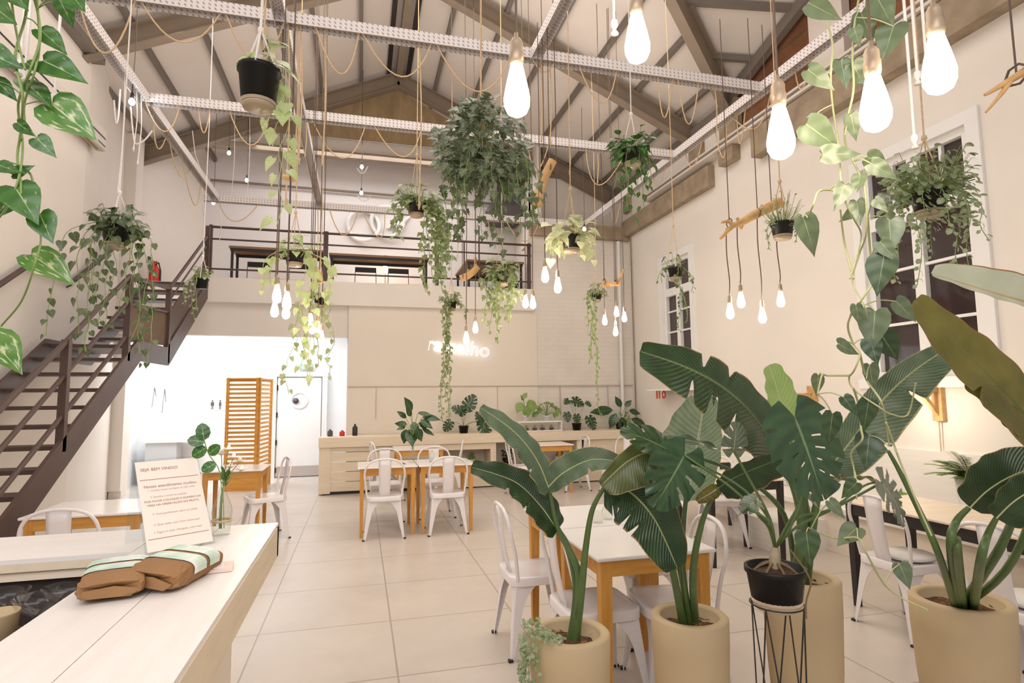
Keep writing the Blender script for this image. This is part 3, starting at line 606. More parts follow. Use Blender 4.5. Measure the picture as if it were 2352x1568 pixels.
# right-hand black-legged tables
wood_table(3.55, 4.2, 1.6, 3.72, 'long pale wood table with thick black legs at right edge', m_pale, m_black, m_black, .77, legw=.06)
wood_table(3.1, 3.95, 4.75, 5.4, 'pale wood table with black legs behind monstera, nearer one', m_pale, m_black, m_black, .77, legw=.05)
wood_table(3.55, 4.4, 6.2, 6.85, 'pale wood table with black legs behind monstera, farther one', m_pale, m_black, m_black, .77, legw=.05)
chair(3.58, 3.22, 0, 'white metal chair at right-edge long table, farther one with cushion'); chair(3.42, 2.35, 0, 'white metal chair at right-edge long table, nearer one with cushion')
chair(3.75, 5.55, 250, 'white metal chair seen from behind between the black table legs'); chair(3.1, 6.4, 10, 'white metal chair behind the split monstera leaf')
for x, y, lab in ((3.60, 3.22, 'round white seat cushion on farther chair of right-edge table'), (3.44, 2.35, 'round white seat cushion on nearer chair of right-edge table')):
    tag(MB().lathe([(0, .0), (.15, 0), (.17, .015), (.15, .03), (0, .035)], (x, y, .472), 20).build('seat_cushion', m_cush), lab, 'cushion')
# left tables by the stairs
wood_table(-2.25, -1.5, 4.75, 5.4, 'white-topped pine table beside the stairs behind front counter'); chair(-1.85, 4.62, 90, 'white metal chair, back to camera, at table beside the stairs')
wood_table(-1.7, -1.05, 7.1, 7.7, 'white-topped pine table near slatted screen behind flower vase'); chair(-1.05, 7.3, 200, 'white metal chair side-on at table near the slatted screen')
# bench along right wall
b = thing('wall_bench', 'long whitewashed wood bench built along the right wall', 'bench', (0, 0, 0))
MB().box((4.6, -1, 0), (XR, 7.6, .40)).build('bench_base', m_paley, b); MB().box((4.55, -1, .40), (XR, 7.6, .45)).build('bench_seat', m_cwhite, b)
MB().box((4.0, 5.0, 0), (4.6, 5.7, .3)).build('bench_step', m_cwhite, b)
MB().box((XR-.05, -1, .45), (XR, 7.6, 1.02)).build('bench_back', m_cwhite, b)
tag(MB().box((4.85, 7.6, .0), (XR, 8.1, .9)).build('side_cabinet', m_paley), 'pale wood cabinet block at the far end of wall bench', 'cabinet')
def cushion(c, rz, tilt, label):
    mb = MB(); n = 8; vs = []
    for s in (1, -1):
        for i in range(n+1):
            for j in range(n+1):
                u, v = i/n*2-1, j/n*2-1; th = .06*max(0, (1-u**4))*max(0, (1-v**4)); k = 1-.06*(1-abs(u*v)); vs.append(V((u*.22*k, s*th, v*.22*k)))
    q = (n+1)**2; fs = []
    for s in (0, 1):
        for i in range(n):
            for j in range(n): a = s*q+i*(n+1)+j; fs.append((a, a+1, a+n+2, a+n+1) if s else (a+n+1, a+n+2, a+1, a))
    mb.add(vs, fs, smooth=True); o = mb.build('throw_cushion', m_cush); o.location = c; o.rotation_euler = (tilt, 0, rz); tag(o, label, 'cushion')
cushion((4.98, 3.5, .68), HP, -.25, 'white square cushion leaning on bench back below wall lamp'); cushion((5.0, 2.55, .68), HP+.1, -.25, 'white square cushion on bench behind round banana leaves'); cushion((5.0, 6.3, .68), HP, -.2, 'white square cushion on bench behind the big monstera leaf')
# wall lamp
q = PX(2155, 905, XR-.02)
t = thing('wall_lamp', 'wooden bracket wall lamp with a glowing bulb above bench', 'wall lamp', (XR, q.y, q.z))
MB().box((-.05, -.05, -.25), (0, .05, .12)).build('back_board', m_drift, t); mb = MB(); mb.bar((-.03, 0, .04), (-.42, .0, .06), .05, .05); mb.bar((-.03, 0, -.2), (-.25, 0, .04), .035, .035); mb.build('bracket', m_drift, t)
MB().tube([(-.4, 0, .04), (-.4, 0, -.03)], .006, 5).build('cord', m_wire, t)
MB().lathe([(0, -.02), (.02, -.03), (.02, -.08), (0, -.08)], (-.4, 0, 0), 10).build('socket', m_socket, t); MB().lathe([(.018, -.08), (.03, -.12), (.034, -.16), (.02, -.2), (0, -.205)], (-.4, 0, 0), 14).build('bulb', m_bulbfar, t)
MB().tube([(-.04, 0, -.25), (-.03, .01, -.8)], .006, 5).build('hanging_cord', m_rope, t)
q = PX(1870, 905, XR); t = thing('wall_lamp', 'wooden bracket on the right wall behind the round monstera leaf', 'wall lamp', (XR, q.y, q.z))
MB().box((-.05, -.06, -.12), (0, .06, .1)).build('back_board', m_drift, t); MB().bar((-.03, 0, .0), (-.3, 0, .0), .03, .03).build('bracket', m_drift, t)
q = PX(1545, 910, XR); t = thing('wall_shelf', 'small white shelf with red hoses below the narrow window', 'shelf', (XR, q.y, q.z))
MB().box((-.35, -.8, .1), (0, .3, .13)).build('shelf_board', m_white, t)
for k in range(2): MB().tube([(-.2, .1+k*.09, .1), (-.2, .1+k*.09, -.04)], .016, 6).build('red_hook', mat('orange_red', (.8, .12, .03), .4), t)
MB().tube([(-.2+.0*a, -.05+.05*math.cos(a*.6), .03+.06*math.sin(a*.6)) for a in range(11)], .012, 5).build('hose_coil', m_red, t)
# ================================================================ BACK COUNTER
bc = thing('back_counter', 'long pale pine counter with open shelves against back wall', 'counter', (0, 0, 0))
BX0, BX1, BF, BH = -.64, XR-.0, 10.06, .93
MB().box((BX0, BF-.03, BH-.04), (BX1, YB-.07, BH)).build('worktop', m_pale, bc); MB().box((BX0-.01, BF-.05, BH-.16), (BX1, BF-.02, BH-.001)).build('fascia', m_pale, bc)
mb = MB()
for z0, z1 in ((.05, .2), (.21, .36), (.37, .52), (.53, .68), (.69, .77)): mb.box((BX0+.18, BF+.01, z0), (.98, BF+.03, z1))
mb.build('plank_panel', m_pale, bc)
for x in (BX0, .98): MB().box((x, BF-.01, .02), (x+.18, BF+.04, .77)).build('post', m_pale, bc)
MB().box((BX0+.002, BF+.045, .02), (BX0+.03, YB-.08, .77)).build('end_panel', m_pale, bc)
for x in [1.16, 2.28, 2.95, 3.9, 5.24]: MB().box((x-.05, BF-.012, .03), (x+.05, YB-.125, .765)).build('divider', m_pale, bc)
MB().box((1.1, BF-.01, .28), (BX1, YB-.1, .33)).box((1.1, BF-.01, 0.02), (BX1, BF+.02, .28)).box((1.1, BF-.01, .66), (2.3, BF+.01, .77)).build('shelf', m_pale, bc)
MB().box((.98, YB-.12, .02), (BX1, YB-.08, .77)).build('back_panel', m_panel, bc); MB().box((4.0, BF, .3), (5.2, BF+.02, .77)).build('door_panel', m_pale, bc)
MB().box((BX0+.05, BF+.04, 0), (BX1, BF+.08, .05)).build('plinth', m_black, bc)
# crate of jars
cr_ = thing('white_crate', 'white open wooden crate on back counter holding four jar plants', 'crate', (PY(1238, 990, 10.3).x, 10.3, BH))
MB().box((-.42, -.1, 0), (.42, .1, .02)).box((-.42, -.1, .165), (.42, .1, .19)).box((-.42, -.1, .02), (-.40, .1, .165)).box((.40, -.1, .02), (.42, .1, .165)).build('crate_box', m_cwhitex, cr_)
# bottles on counter's kitchen end
for k, (x, y, c, h_, lab) in enumerate([(760, 985, m_grey, .12, 'small dark jar on counter end, leftmost of the bottles'), (773, 985, m_red, .10, 'small reddish jar on counter end between dark jar and kettle'), (788, 975, m_black, .2, 'black pump bottle on counter end against cream wall')]):
    q = PZ(x, 999, BH); q = V((max(-.55, q.x), 10.4, BH)); tag(MB().lathe([(0, 0), (.04, 0), (.045, .02), (.045, h_*.7), (.02, h_*.85), (.015, h_), (0, h_)], q+V((k*.1, 0, 0)), 12).build('jar', c), lab, 'jar')
exec_late = []
# ================================================================ FRONT COUNTER
CH = 1.15
fc = thing('front_counter', 'whitewashed pine L-shaped service counter in the near left corner', 'counter', (0, 0, 0))
mb = MB(); mb.box((-.62, -.3, CH-.012), (-.452, 2.2, CH)); mb.box((-.45, -.3, CH-.012), (-.27, 2.2, CH)); mb.build('bar_top', m_cwhite, fc)
MB().box((-3.0, 1.91, CH-.012), (-.622, 2.06, CH)).box((-3.0, 2.062, CH-.012), (-.622, 2.23, CH)).build('return_top', m_cwhitex, fc)
MB().box((-.30, -.3, CH-.11), (-.268, 2.2, CH-.012)).box((-.62, 2.17, CH-.11), (-.268, 2.2, CH-.012)).box((-3, 1.91, CH-.034), (-.63, 1.94, CH-.012)).box((-.62, -.3, CH-.07), (-.6, 1.9, CH-.012)).build('fascia', mat('tan_pine_edge', (.83, .70, .52), .5, noise=.1, stretch=(6, 1, 6)), fc)
MB().box((-3, 1.92, CH-.06), (-.63, 1.944, CH-.036)).build('apron', m_pale, fc)
MB().box((-.40, -.3, 0), (-.36, 1.95, CH-.1)).build('side_panel', m_paley, fc); MB().box((-3, 2.0, 0), (-.4, 2.03, CH-.05)).build('back_panel', m_pale, fc)
MB().box((-3, 1.945, .962), (-.42, 1.958, 1.09)).build('cavity_shade_sheet', mat('painted_cavity_shade', (.035, .022, .02), .6), fc)  # added dark sheet before the pale back; the cavity's shade is its colour
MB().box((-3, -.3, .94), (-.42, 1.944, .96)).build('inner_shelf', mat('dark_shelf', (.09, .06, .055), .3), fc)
q = PZ(8, 1400, 1.07); tag(MB().lathe([(0, 0), (.035, 0), (.042, .10), (.043, .105), (.039, .105), (.033, .01), (0, .01)], (q.x-.01, q.y, .961), 24).build('cream_tub', m_stone), 'cream round tub under the front counter beside the glasses', 'tub')
# glasses
def coupe(x, y, label, first=[None]):
    if first[0] is None:
        t = thing('coupe_glass', label, 'glass', (x, y, .961), 0, 'coupe glasses under the front counter')
        MB().lathe([(0, 0), (.032, .001), (.004, .008), (.0035, .06), (.012, .075), (.045, .098), (.055, .125), (.0535, .125), (.043, .1), (.01, .079), (0, .078)], (0, 0, 0), 28).build('bowl', m_glass, t)
        first[0] = t
    else: copy_thing(first[0], (x, y, .961), 0, label, 'coupe glasses under the front counter')
for x, y, lab in ((88, 1352, 'clear coupe glass in the dark shelf, middle of the three'), (152, 1328, 'clear coupe glass in the dark shelf nearest the paper bags'), (12, 1340, 'clear coupe glass in the dark shelf at the picture edge')):
    q = PZ(x, y+18, 1.084); coupe(q.x, q.y, lab)
# coffee bags
def bag(name, c, rz, L, Wd, Hh, lab):
    t = thing(name, lab, 'paper bag', c, rz); mb = MB(); n = 14; m = 10; vs = []
    rr = random.Random(len(lab))
    for i in range(n+1):
        u = i/n; e = min(1, .25+3.0*min(u, 1-u)) if i not in (0,) else .35
        for j in range(m):
            a = 2*math.pi*j/m; cx = math.copysign(abs(math.cos(a))**.55, math.cos(a)); cz = math.copysign(abs(math.sin(a))**.6, math.sin(a))
            vs.append(V(((u-.5)*L, cx*Wd/2*(.92+.08*e)+rr.uniform(-.003, .003), Hh/2+cz*Hh/2*e*rr.uniform(.9, 1.0))))
    fs = [(i*m+j, i*m+(j+1) % m, (i+1)*m+(j+1) % m, (i+1)*m+j) for i in range(n) for j in range(m)]+[tuple(range(m))[::-1], tuple(range(n*m, n*m+m))]
    mb.add(vs, fs); mb.build('bag', m_kraft, t)
    return t
def label_on(t, L, Wd, Hh, u0, u1, k):
    mb = MB(); mb.box((u0*L, -Wd*.49, Hh*.96), (u1*L, Wd*.49, Hh*1.03)); mb.build('printed_label', m_label, t)
def pbag(x, y, z, rz, W_, L_, H_, lab, tilt=0, roll=0):
    t = thing('coffee_bag', lab, 'paper bag', (x, y, z), rz); t.rotation_euler = (tilt, roll, rz); rr = random.Random(len(lab)); mb = MB(); n = 16; m = 24; vs = []
    for i in range(n+1):
        u = i/n; e = .55+.45*min(1, u*5)*min(1, (1-u)*3.5+.35); dent = .9 if i == 0 else 1
        for j in range(m):
            a = 2*math.pi*j/m; cx = math.copysign(abs(math.cos(a))**.45, math.cos(a)); cz = math.copysign(abs(math.sin(a))**.55, math.sin(a))
            k = 1+rr.uniform(-.03, .03)*(1.6 if u < .3 else .5)
            vs.append(V((cx*W_/2*k*dent, (u-.5)*L_+(rr.uniform(-.004, .004) if i < 3 else 0), H_/2+cz*H_/2*e*k)))
    o0 = len(vs); vs.append(V((.01, -L_*.40, H_*.45)))
    fs = [(i*m+j, i*m+(j+1) % m, (i+1)*m+(j+1) % m, (i+1)*m+j) for i in range(n) for j in range(m)]+[(o0, (j+1) % m, j) for j in range(m)]+[tuple(range(n*m, n*m+m))]
    mb.add(vs, fs); mb.build('bag', m_kraft, t)
    fb = MB(); fb.add([V((-W_*.42, -L_*.505, H_*.25)), V((W_*.30, -L_*.51, H_*.16)), V((W_*.44, -L_*.50, H_*.42)), V((W_*.05, -L_*.49, H_*.62)), V((-W_*.40, -L_*.49, H_*.55))], [(0, 1, 2, 3, 4)]); fb.build('folded_end', m_kraft, t, 'solid')
    for u0, u1 in ((-.16, .10), (.17, .40)):
        mb = MB(); vs = []; N = 12
        for y_ in (u0, u1):
            for k in range(N+1): a = math.pi*k/N; vs.append(V((math.copysign(abs(math.cos(a))**.45, math.cos(a))*W_*.515, y_*L_, H_/2+math.sin(a)**.55*H_*.53)))
        mb.add(vs, [(k, k+1, k+N+2, k+N+1) for k in range(N)]); mb.build('printed_label', m_label, t)
pbag(-.535, 1.55, CH+.001, math.radians(14), .125, .20, .052, 'brown kraft bag with green label, lying lower left on counter'); pbag(-.425, 1.585, CH+.004, math.radians(-16), .125, .20, .055, 'brown kraft bag with green label leaning on the other bag', 0, .12)
q = PZ(485, 1300, CH+.01); t = thing('flat_packet', 'flat white and pink packet on counter beyond the kraft bags', 'packet', (q.x, q.y, CH+.001), math.radians(8))
MB().box((-.05, -.035, 0), (.05, .035, .008)).build('packet_body', mat('pink_white_card', (.85, .66, .58), .5), t); MB().box((-.038, -.025, .008), (.03, .025, .010)).build('packet_window', m_white, t)
# welcome sign in acrylic holder
a = PZ(325, 1270, CH); ang = math.radians(12)
wd, ht = .205, .30
dirx = V((math.cos(ang), math.sin(ang), 0)); 
t = thing('menu_stand', 'acrylic stand with cream SEJA BEM VINDO notice on front counter', 'sign', (-.49, 1.89, CH), math.radians(33.4))
til = Matrix.Rotation(math.radians(-33.5), 4, 'X')
MB().box((-.092, -.002, .002), (.092, .0, .300), til).build('acrylic_front', m_acr, t)
MB().box((-.086, -.0045, .008), (.086, -.0025, .290), til).build('paper', m_paper, t)
MB().bar((0, .16, .24), (0, .20, .002), .18, .003, V((0, 1, 0))).build('acrylic_back', m_acr, t)
lines = [('SEJA BEM VINDO!', .0132, -.024, .262, 0), ('Nosso atendimento mudou.', .0128, 0, .206, 0), ('1. Acesse nosso cardápio no QR code', .0082, 0, .193, 0), ('2. Escolha e envie seu pedido.', .0082, -.01, .172, 0), ('POR FAVOR COLOQUE O NÚMERO DA', .0086, 0, .158, 0), ('MESA NA OBSERVAÇÃO DO PRATO.', .0086, 0, .146, 0), ('3. Você gentilmente retira no balcão', .0082, 0, .118, 0), ('4. Quer saber mais? Nos chame aqui', .0082, 0, .085, 0), ('5. Pague na saída. Obrigado, volte mais!', .0080, 0, .062, 0)]
ink2 = mat('pale_brown_ink', (.60, .42, .30), .7)
for (s_, sz, x, z, bo) in lines:
    o = text(s_, sz, Matrix.Identity(4), m_ink if sz > .0083 else ink2, None, 'lettering', .0001, 0); o.parent = t
    o.matrix_local = til @ Matrix.Translation((x, -.0050, z)) @ Matrix.Rotation(HP, 4, 'X')
for z in (.228, .043): MB().box((-.08, -.0054, z), (.08, -.0046, z+.0014), til).build('ruled_line', m_ink, t)
# flower vase
fv = PZ(508, 1228, CH); t = thing('flower_vase', 'clear glass carafe with white flowers beside the welcome notice', 'vase', (fv.x, fv.y, CH))
MB().lathe([(0, .0), (.024, 0), (.026, .01), (.028, .05), (.031, .07), (.028, .09), (.014, .125), (.012, .145), (.017, .155), (.0155, .155), (.0105, .145), (.0125, .125), (.026, .09), (.029, .07), (.0265, .05), (.0245, .012), (0, .01)], (0, 0, 0), 24).build('carafe', m_glass, t)
MB().tube([(-.028*math.cos(a*.45), .028*math.sin(a*.45), .045) for a in range(15)], .004, 5).build('twine', m_rope, t)
vase_t = t
# ================================================================ LEAVES
OUT = {
 'heart': [(0, .02), (-.10, .14), (-.09, .30), (.06, .42), (.25, .44), (.45, .36), (.68, .21), (.86, .08), (1, 0)],
 'ovate': [(0, .02), (.08, .14), (.25, .26), (.45, .29), (.65, .22), (.85, .09), (1, 0)],
 'lance': [(0, .01), (.15, .09), (.4, .14), (.7, .09), (1, 0)],
 'ivy': [(0, .02), (-.12, .16), (.02, .24), (.05, .48), (.22, .36), (.38, .30), (.55, .40), (.58, .22), (.8, .10), (1, 0)],
 'round': [(0, .05), (.1, .3), (.35, .46), (.65, .44), (.9, .25), (1, 0)],
 'strip': [(0, .02), (.3, .05), (.7, .04), (1, 0)]}
def leaf(mb, base, d, nrm, L, kind='heart', droop=.25, fold=.18, wid=1.0):
    d = V(d).normalized(); s = d.cross(V(nrm))
    if s.length < 1e-4: s = d.cross(V((.3, .9, .2)))
    s.normalize(); n = s.cross(d).normalized(); vs = []; uv = []; o = OUT[kind]; k = len(o)
    for (a, w) in o:
        am = max(a, 0)
        mid = base + d*(am*L) - n*(droop*L*am*am)
        vs.append(mid); uv.append((am, 0))
        for sg in (1, -1):
            for f in (.55, 1):
                vs.append(base + d*((am+(a-am)*f)*L) - n*(droop*L*am*am) + s*(sg*w*wid*L*f) + n*(fold*w*wid*L*(f if f < 1 else .75))); uv.append((am, sg*f))
    fs = []
    for i in range(k-1):
        p, q = i*5, (i+1)*5
        fs += [(p, q, q+1, p+1), (p+1, q+1, q+2, p+2), (p, p+3, q+3, q), (p+3, p+4, q+4, q+3)]
    mb.add(vs, fs, uv, True)
def big_leaf(mb, mids, wl, wr, nrm, fold=-.25, notch=(), n=26, m=5, wave=.012, seed=1, nrm2=None):
    rr = random.Random(seed); pts = smooth_path(mids, max(2, n//(len(mids)-1))); K = len(pts)-1; vs = []; uv = []
    def prof(t): return max(0, math.sin(math.pi*min(1, t*.93+.035)**.72))**.48 if t < 1 else 0
    N1 = V(nrm).normalized(); N2 = V(nrm2).normalized() if nrm2 else N1
    for i, p in enumerate(pts):
        t = i/K; T = (pts[min(i+1, K)]-pts[max(i-1, 0)]).normalized(); N = N1.lerp(N2, t); s = T.cross(N).normalized(); N = s.cross(T)
        for sg, w in ((-1, wl), (1, wr)):
            for j in range(m+1):
                if sg == 1 and j == 0: continue
                f = (m-j)/m if sg == -1 else j/m
                ww = w*prof(t)
                e = 0
                for (u, side, dep) in notch:
                    if side == sg: e = max(e, dep*max(0, 1-abs(t-u)/.022))
                ww *= (1-e*(f > .35)*f)
                lift = fold*ww*f - .35*ww*f*f*abs(fold) + wave*math.sin(t*33+sg*2+seed)*f*f
                vs.append(p + s*(sg*ww*f) + N*lift + T*(.10*ww*f*(1-t))); uv.append((t, sg*f))
    C_ = 2*m+1; fs = [(i*C_+j, i*C_+j+1, (i+1)*C_+j+1, (i+1)*C_+j) for i in range(K) for j in range(C_-1)]
    mb.add(vs, fs, uv, True)
def monstera(mb, c, tipdir, nrm, Rr, slots=5, depth=.62, cup=.18, seed=0, droop=.25):
    # heart blade on curved lateral veins; slots are real gaps between them
    rr = random.Random(seed); d = V(tipdir).normalized(); s = d.cross(V(nrm)).normalized(); n = s.cross(d).normalized(); L = Rr*1.25; N = 64; m = 8
    kp = [(0, 152, .30), (.05, 135, .40), (.14, 108, .50), (.3, 84, .53), (.5, 66, .46), (.7, 50, .36), (.86, 34, .25), (1, 3, .13)]
    def at(u):
        for a, b in zip(kp, kp[1:]):
            if u <= b[0]: k = (u-a[0])/(b[0]-a[0]); return math.radians(a[1]+(b[1]-a[1])*k), a[2]+(b[2]-a[2])*k
    vs = []; uv = []
    for sg in (-1, 1):
        for i in range(N+1):
            v = i/N; u = v**1.25; ph, ln = at(u); y0 = u*.87; ln *= 1+.03*math.sin(v*23+seed)
            for j in range(m+1):
                f = j/m; x = math.sin(ph)*ln*f*.95; y = y0 + math.cos(ph)*ln*f + .06*f*f*math.sin(ph)
                z = -cup*(x*x)*1.6 - droop*max(0, y)**2*.7 + .022*math.sin(v*slots*2*math.pi+.6)*f + .10*abs(x)
                vs.append(c + (s*(sg*x) + d*y + n*z)*L); uv.append((v, sg*f))
    fs = []
    for h, sg in enumerate((-1, 1)):
        gap = {}
        for k in range(slots):
            q = int(N*(.2+.62*(k+.5*(h*.5)+rr.uniform(-.12, .12))/max(1, slots-.6))); st_ = m-max(2, int(m*depth*rr.uniform(.85, 1.15)))
            gap[q] = st_; gap[q+1] = st_
            if depth > .5: gap[q+2] = st_+2
        hole = {int(N*(.3+.5*(k+.5)/max(1, slots))) for k in range(slots)} if depth < .5 else set()
        for i in range(N):
            for j in range(m):
                if i in gap and j >= gap[i]: continue
                if i in hole and 2 <= j <= 3: continue
                a = h*(N+1)*(m+1)+i*(m+1)+j; fs.append((a, a+1, a+m+2, a+m+1))
    mb.add(vs, fs, uv, True)
# flowers for the vase (declared here because they use the leaf helpers)
mb = MB(); ml = MB(); mf = MB(); me_ = MB(); rnd = random.Random(3)
tops = [V((.03, -.01, .24)), V((.045, .01, .225)), V((.02, .0, .21)), V((.055, -.01, .20)), V((.012, 0, .265)), V((-.01, .01, .25))]
for tp in tops:
    b0 = V((rnd.uniform(-.008, .008), rnd.uniform(-.008, .008), .02)); mb.tube(smooth_path([b0, V((0, 0, .15)), tp], 4), .0013, 5)
    for k in range(12):
        a = k*math.pi/6; dd = V((math.cos(a), math.sin(a)*.6-.4, .35)); leaf(mf, tp, dd, V((0, 0, 1)), .024, 'ovate', .1, .1, .9)
    me_.lathe([(0, .004), (.005, .003), (.006, 0), (0, -.002)], tp, 8)
for k in range(60):
    z = rnd.uniform(.15, .2); a = rnd.uniform(0, 6.28); leaf(ml, V((.006+.0*a, 0, z)), V((math.cos(a), math.sin(a), 1.2)), V((0, -1, .2)), .025, 'strip', .1, .1)
sp = smooth_path([V((0, 0, .1)), V((-.012, 0, .2)), V((-.045, 0, .255)), V((-.06, 0, .30))], 5); mb.tube(sp, .0016, 5)
for (p_, q_, L_) in ((sp[-1], V((-.1, 0, .6)), .055), (sp[-2], V((-1, -.2, .2)), .05), (sp[-4], V((-.8, 0, -.5)), .05), (sp[-6], V((.6, -.3, .5)), .045), (sp[-9], V((-1, -.3, -.6)), .045)): leaf(ml, p_, q_, V((.2, -1, .3)), L_, 'round', .15, .1, .85)
mb.build('flower_stem', m_stem, vase_t); ml.build('foliage', l_pothos, vase_t); mf.build('petals', m_cush, vase_t); me_.build('flower_centre', mat('yellow_centre', (.85, .55, .1), .8), vase_t)
# ================================================================ CABLE CHANNELS
def tray(name, a, b):
    a, b = V(a), V(b); mb = MB(); t = (b-a).normalized(); s = t.cross(V((0, 0, 1)))
    mb.bar(a, b, .10, .004); mb.bar(a+s*.05-V((0, 0, .05)), b+s*.05-V((0, 0, .05)), .004, .10); mb.bar(a-s*.05-V((0, 0, .05)), b-s*.05-V((0, 0, .05)), .004, .10)
    return struct(name, mb, m_tray)
TZ = 4.86
tray('beam_channel_cross_1', (-2.3, 5.0, TZ), (4.1, 5.0, TZ)); tray('beam_channel_cross_2', (-2.3, 6.75, TZ), (4.1, 6.75, TZ)); tray('beam_channel_cross_3', (-2.5, 10.0, TZ), (4.1, 10.0, TZ))
tray('beam_channel_long_1', (-2.3, 1.5, TZ), (-2.3, 10.0, TZ)); tray('beam_channel_long_2', (-.7, 1.5, TZ), (-.7, 10.0, TZ)); tray('beam_channel_long_3', (1.57, 1.5, TZ), (1.57, 5.0, TZ)); tray('beam_channel_long_4', (4.1, 1.5, TZ), (4.1, 10.0, TZ))
# ================================================================ ROPES
def rope(pts, r, m, lab, grp, n=6, name='jute_rope', cat='rope'): return tag(MB().tube(smooth_path(pts, n), r, 6).build(name, m), lab, cat, grp)
def swag(x0, y0, xm, ym, x1, y1, Y=None, X=None):
    f = (lambda x, y: PY(x, y, Y)) if Y else (lambda x, y: PX(x, y, X)); a, c, b = f(x0, y0), f(xm, ym), f(x1, y1); out = []
    for i in range(13):
        t = i/12; a.z = b.z = TZ-.05 if Y or X else a.z; p = a.lerp(b, t); k = 1-(2*t-1)**2; q = a.lerp(b, .5); out.append(p + (c-q)*k)
    return out
SW = {('Y', 4.97, 'nearest crosswise channel'): [(313, 2, 240, 122, 168, 60), (318, 8, 418, 97, 512, 22), (515, 28, 590, 140, 655, 60), (722, 60, 783, 170, 826, 66), (828, 66, 922, 176, 994, 98), (998, 98, 1096, 210, 1178, 152), (1218, 110, 1250, 165, 1278, 125), (1326, 150, 1382, 236, 1418, 160), (1510, 165, 1526, 270, 1547, 180), (1556, 172, 1582, 285, 1606, 185)],
      ('Y', 6.72, 'middle crosswise channel'): [(330, 232, 378, 302, 416, 222), (455, 228, 468, 305, 484, 232), (524, 242, 576, 333, 622, 255), (712, 275, 786, 363, 842, 268), (855, 280, 925, 360, 968, 330), (1210, 322, 1232, 390, 1262, 330), (1345, 335, 1375, 425, 1440, 340)],
      ('Y', 9.97, 'far crosswise channel by the mezzanine'): [(500, 455, 540, 508, 598, 462), (755, 468, 790, 540, 824, 476), (830, 476, 872, 546, 884, 474), (1160, 500, 1205, 554, 1238, 500)],
      ('X', -2.33, 'left lengthwise channel'): [(352, 255, 362, 340, 384, 300), (388, 310, 412, 402, 440, 355), (415, 360, 446, 470, 462, 395)],
      ('X', 4.13, 'right lengthwise channel'): [(1678, 240, 1738, 292, 1772, 180), (1640, 270, 1662, 362, 1668, 250), (1824, 132, 1842, 204, 1864, 100), (1572, 318, 1592, 383, 1614, 300), (1500, 395, 1510, 430, 1530, 380), (1690, 215, 1700, 330, 1712, 215), (1405, 468, 1412, 515, 1425, 450)]}
ORD = ['first', 'second', 'third', 'fourth', 'fifth', 'sixth', 'seventh', 'eighth', 'ninth', 'tenth', 'eleventh', 'twelfth']
for (ax, v, nm), L_ in SW.items():
    for i, s in enumerate(L_):
        pts = swag(*s, Y=v) if ax == 'Y' else swag(*s, X=v)
        rope(pts, .0065 if v < 9 else .008, m_rope, 'tan jute rope looped under the %s, %s from the left' % (nm, ORD[i]), 'jute ropes looped from the channels', 1)
VR = [(612, 15, 600, 75, 3.4), (682, 60, 680, 400, 5.0), (690, 60, 694, 372, 5.0), (700, 260, 706, 360, 6.75), (662, 30, 672, 465, 5.0), (746, 55, 742, 372, 5.0), (963, 95, 965, 470, 5.0), (1240, 130, 1243, 320, 5.0), (1262, 140, 1258, 330, 5.0), (1306, 330, 1309, 400, 6.75), (1120, 480, 1124, 545, 10.0), (1370, 330, 1371, 420, 6.75), (1638, 165, 1650, 300, 5.0), (730, 470, 722, 640, 10.0), (738, 470, 736, 600, 10.0), (1050, 500, 1051, 590, 10.0)]
for i, (x0, y0, x1, y1, d) in enumerate(VR):
    if d in (5.0, 6.75, 10.0): a, b = PY(x0, y0, d), PY(x1, y1, d); a.z = TZ-.04
    else: a, b = P(x0, y0, d), P(x1, y1, d); a.z = zr(a.x)-.02
    b = V((a.x+(b.x-a.x)*.3, a.y, b.z)); c = a.lerp(b, .5)+V((.02, 0, 0))
    rope([a, c, b, b+V((.01, 0, .03))], .0065, m_rope, 'straight hanging length of jute rope, %s from the left among the straight ones' % (ORD[i] if i < 12 else ['thirteenth', 'fourteenth', 'fifteenth', 'sixteenth'][i-12]), 'straight jute ropes hanging down', 4)
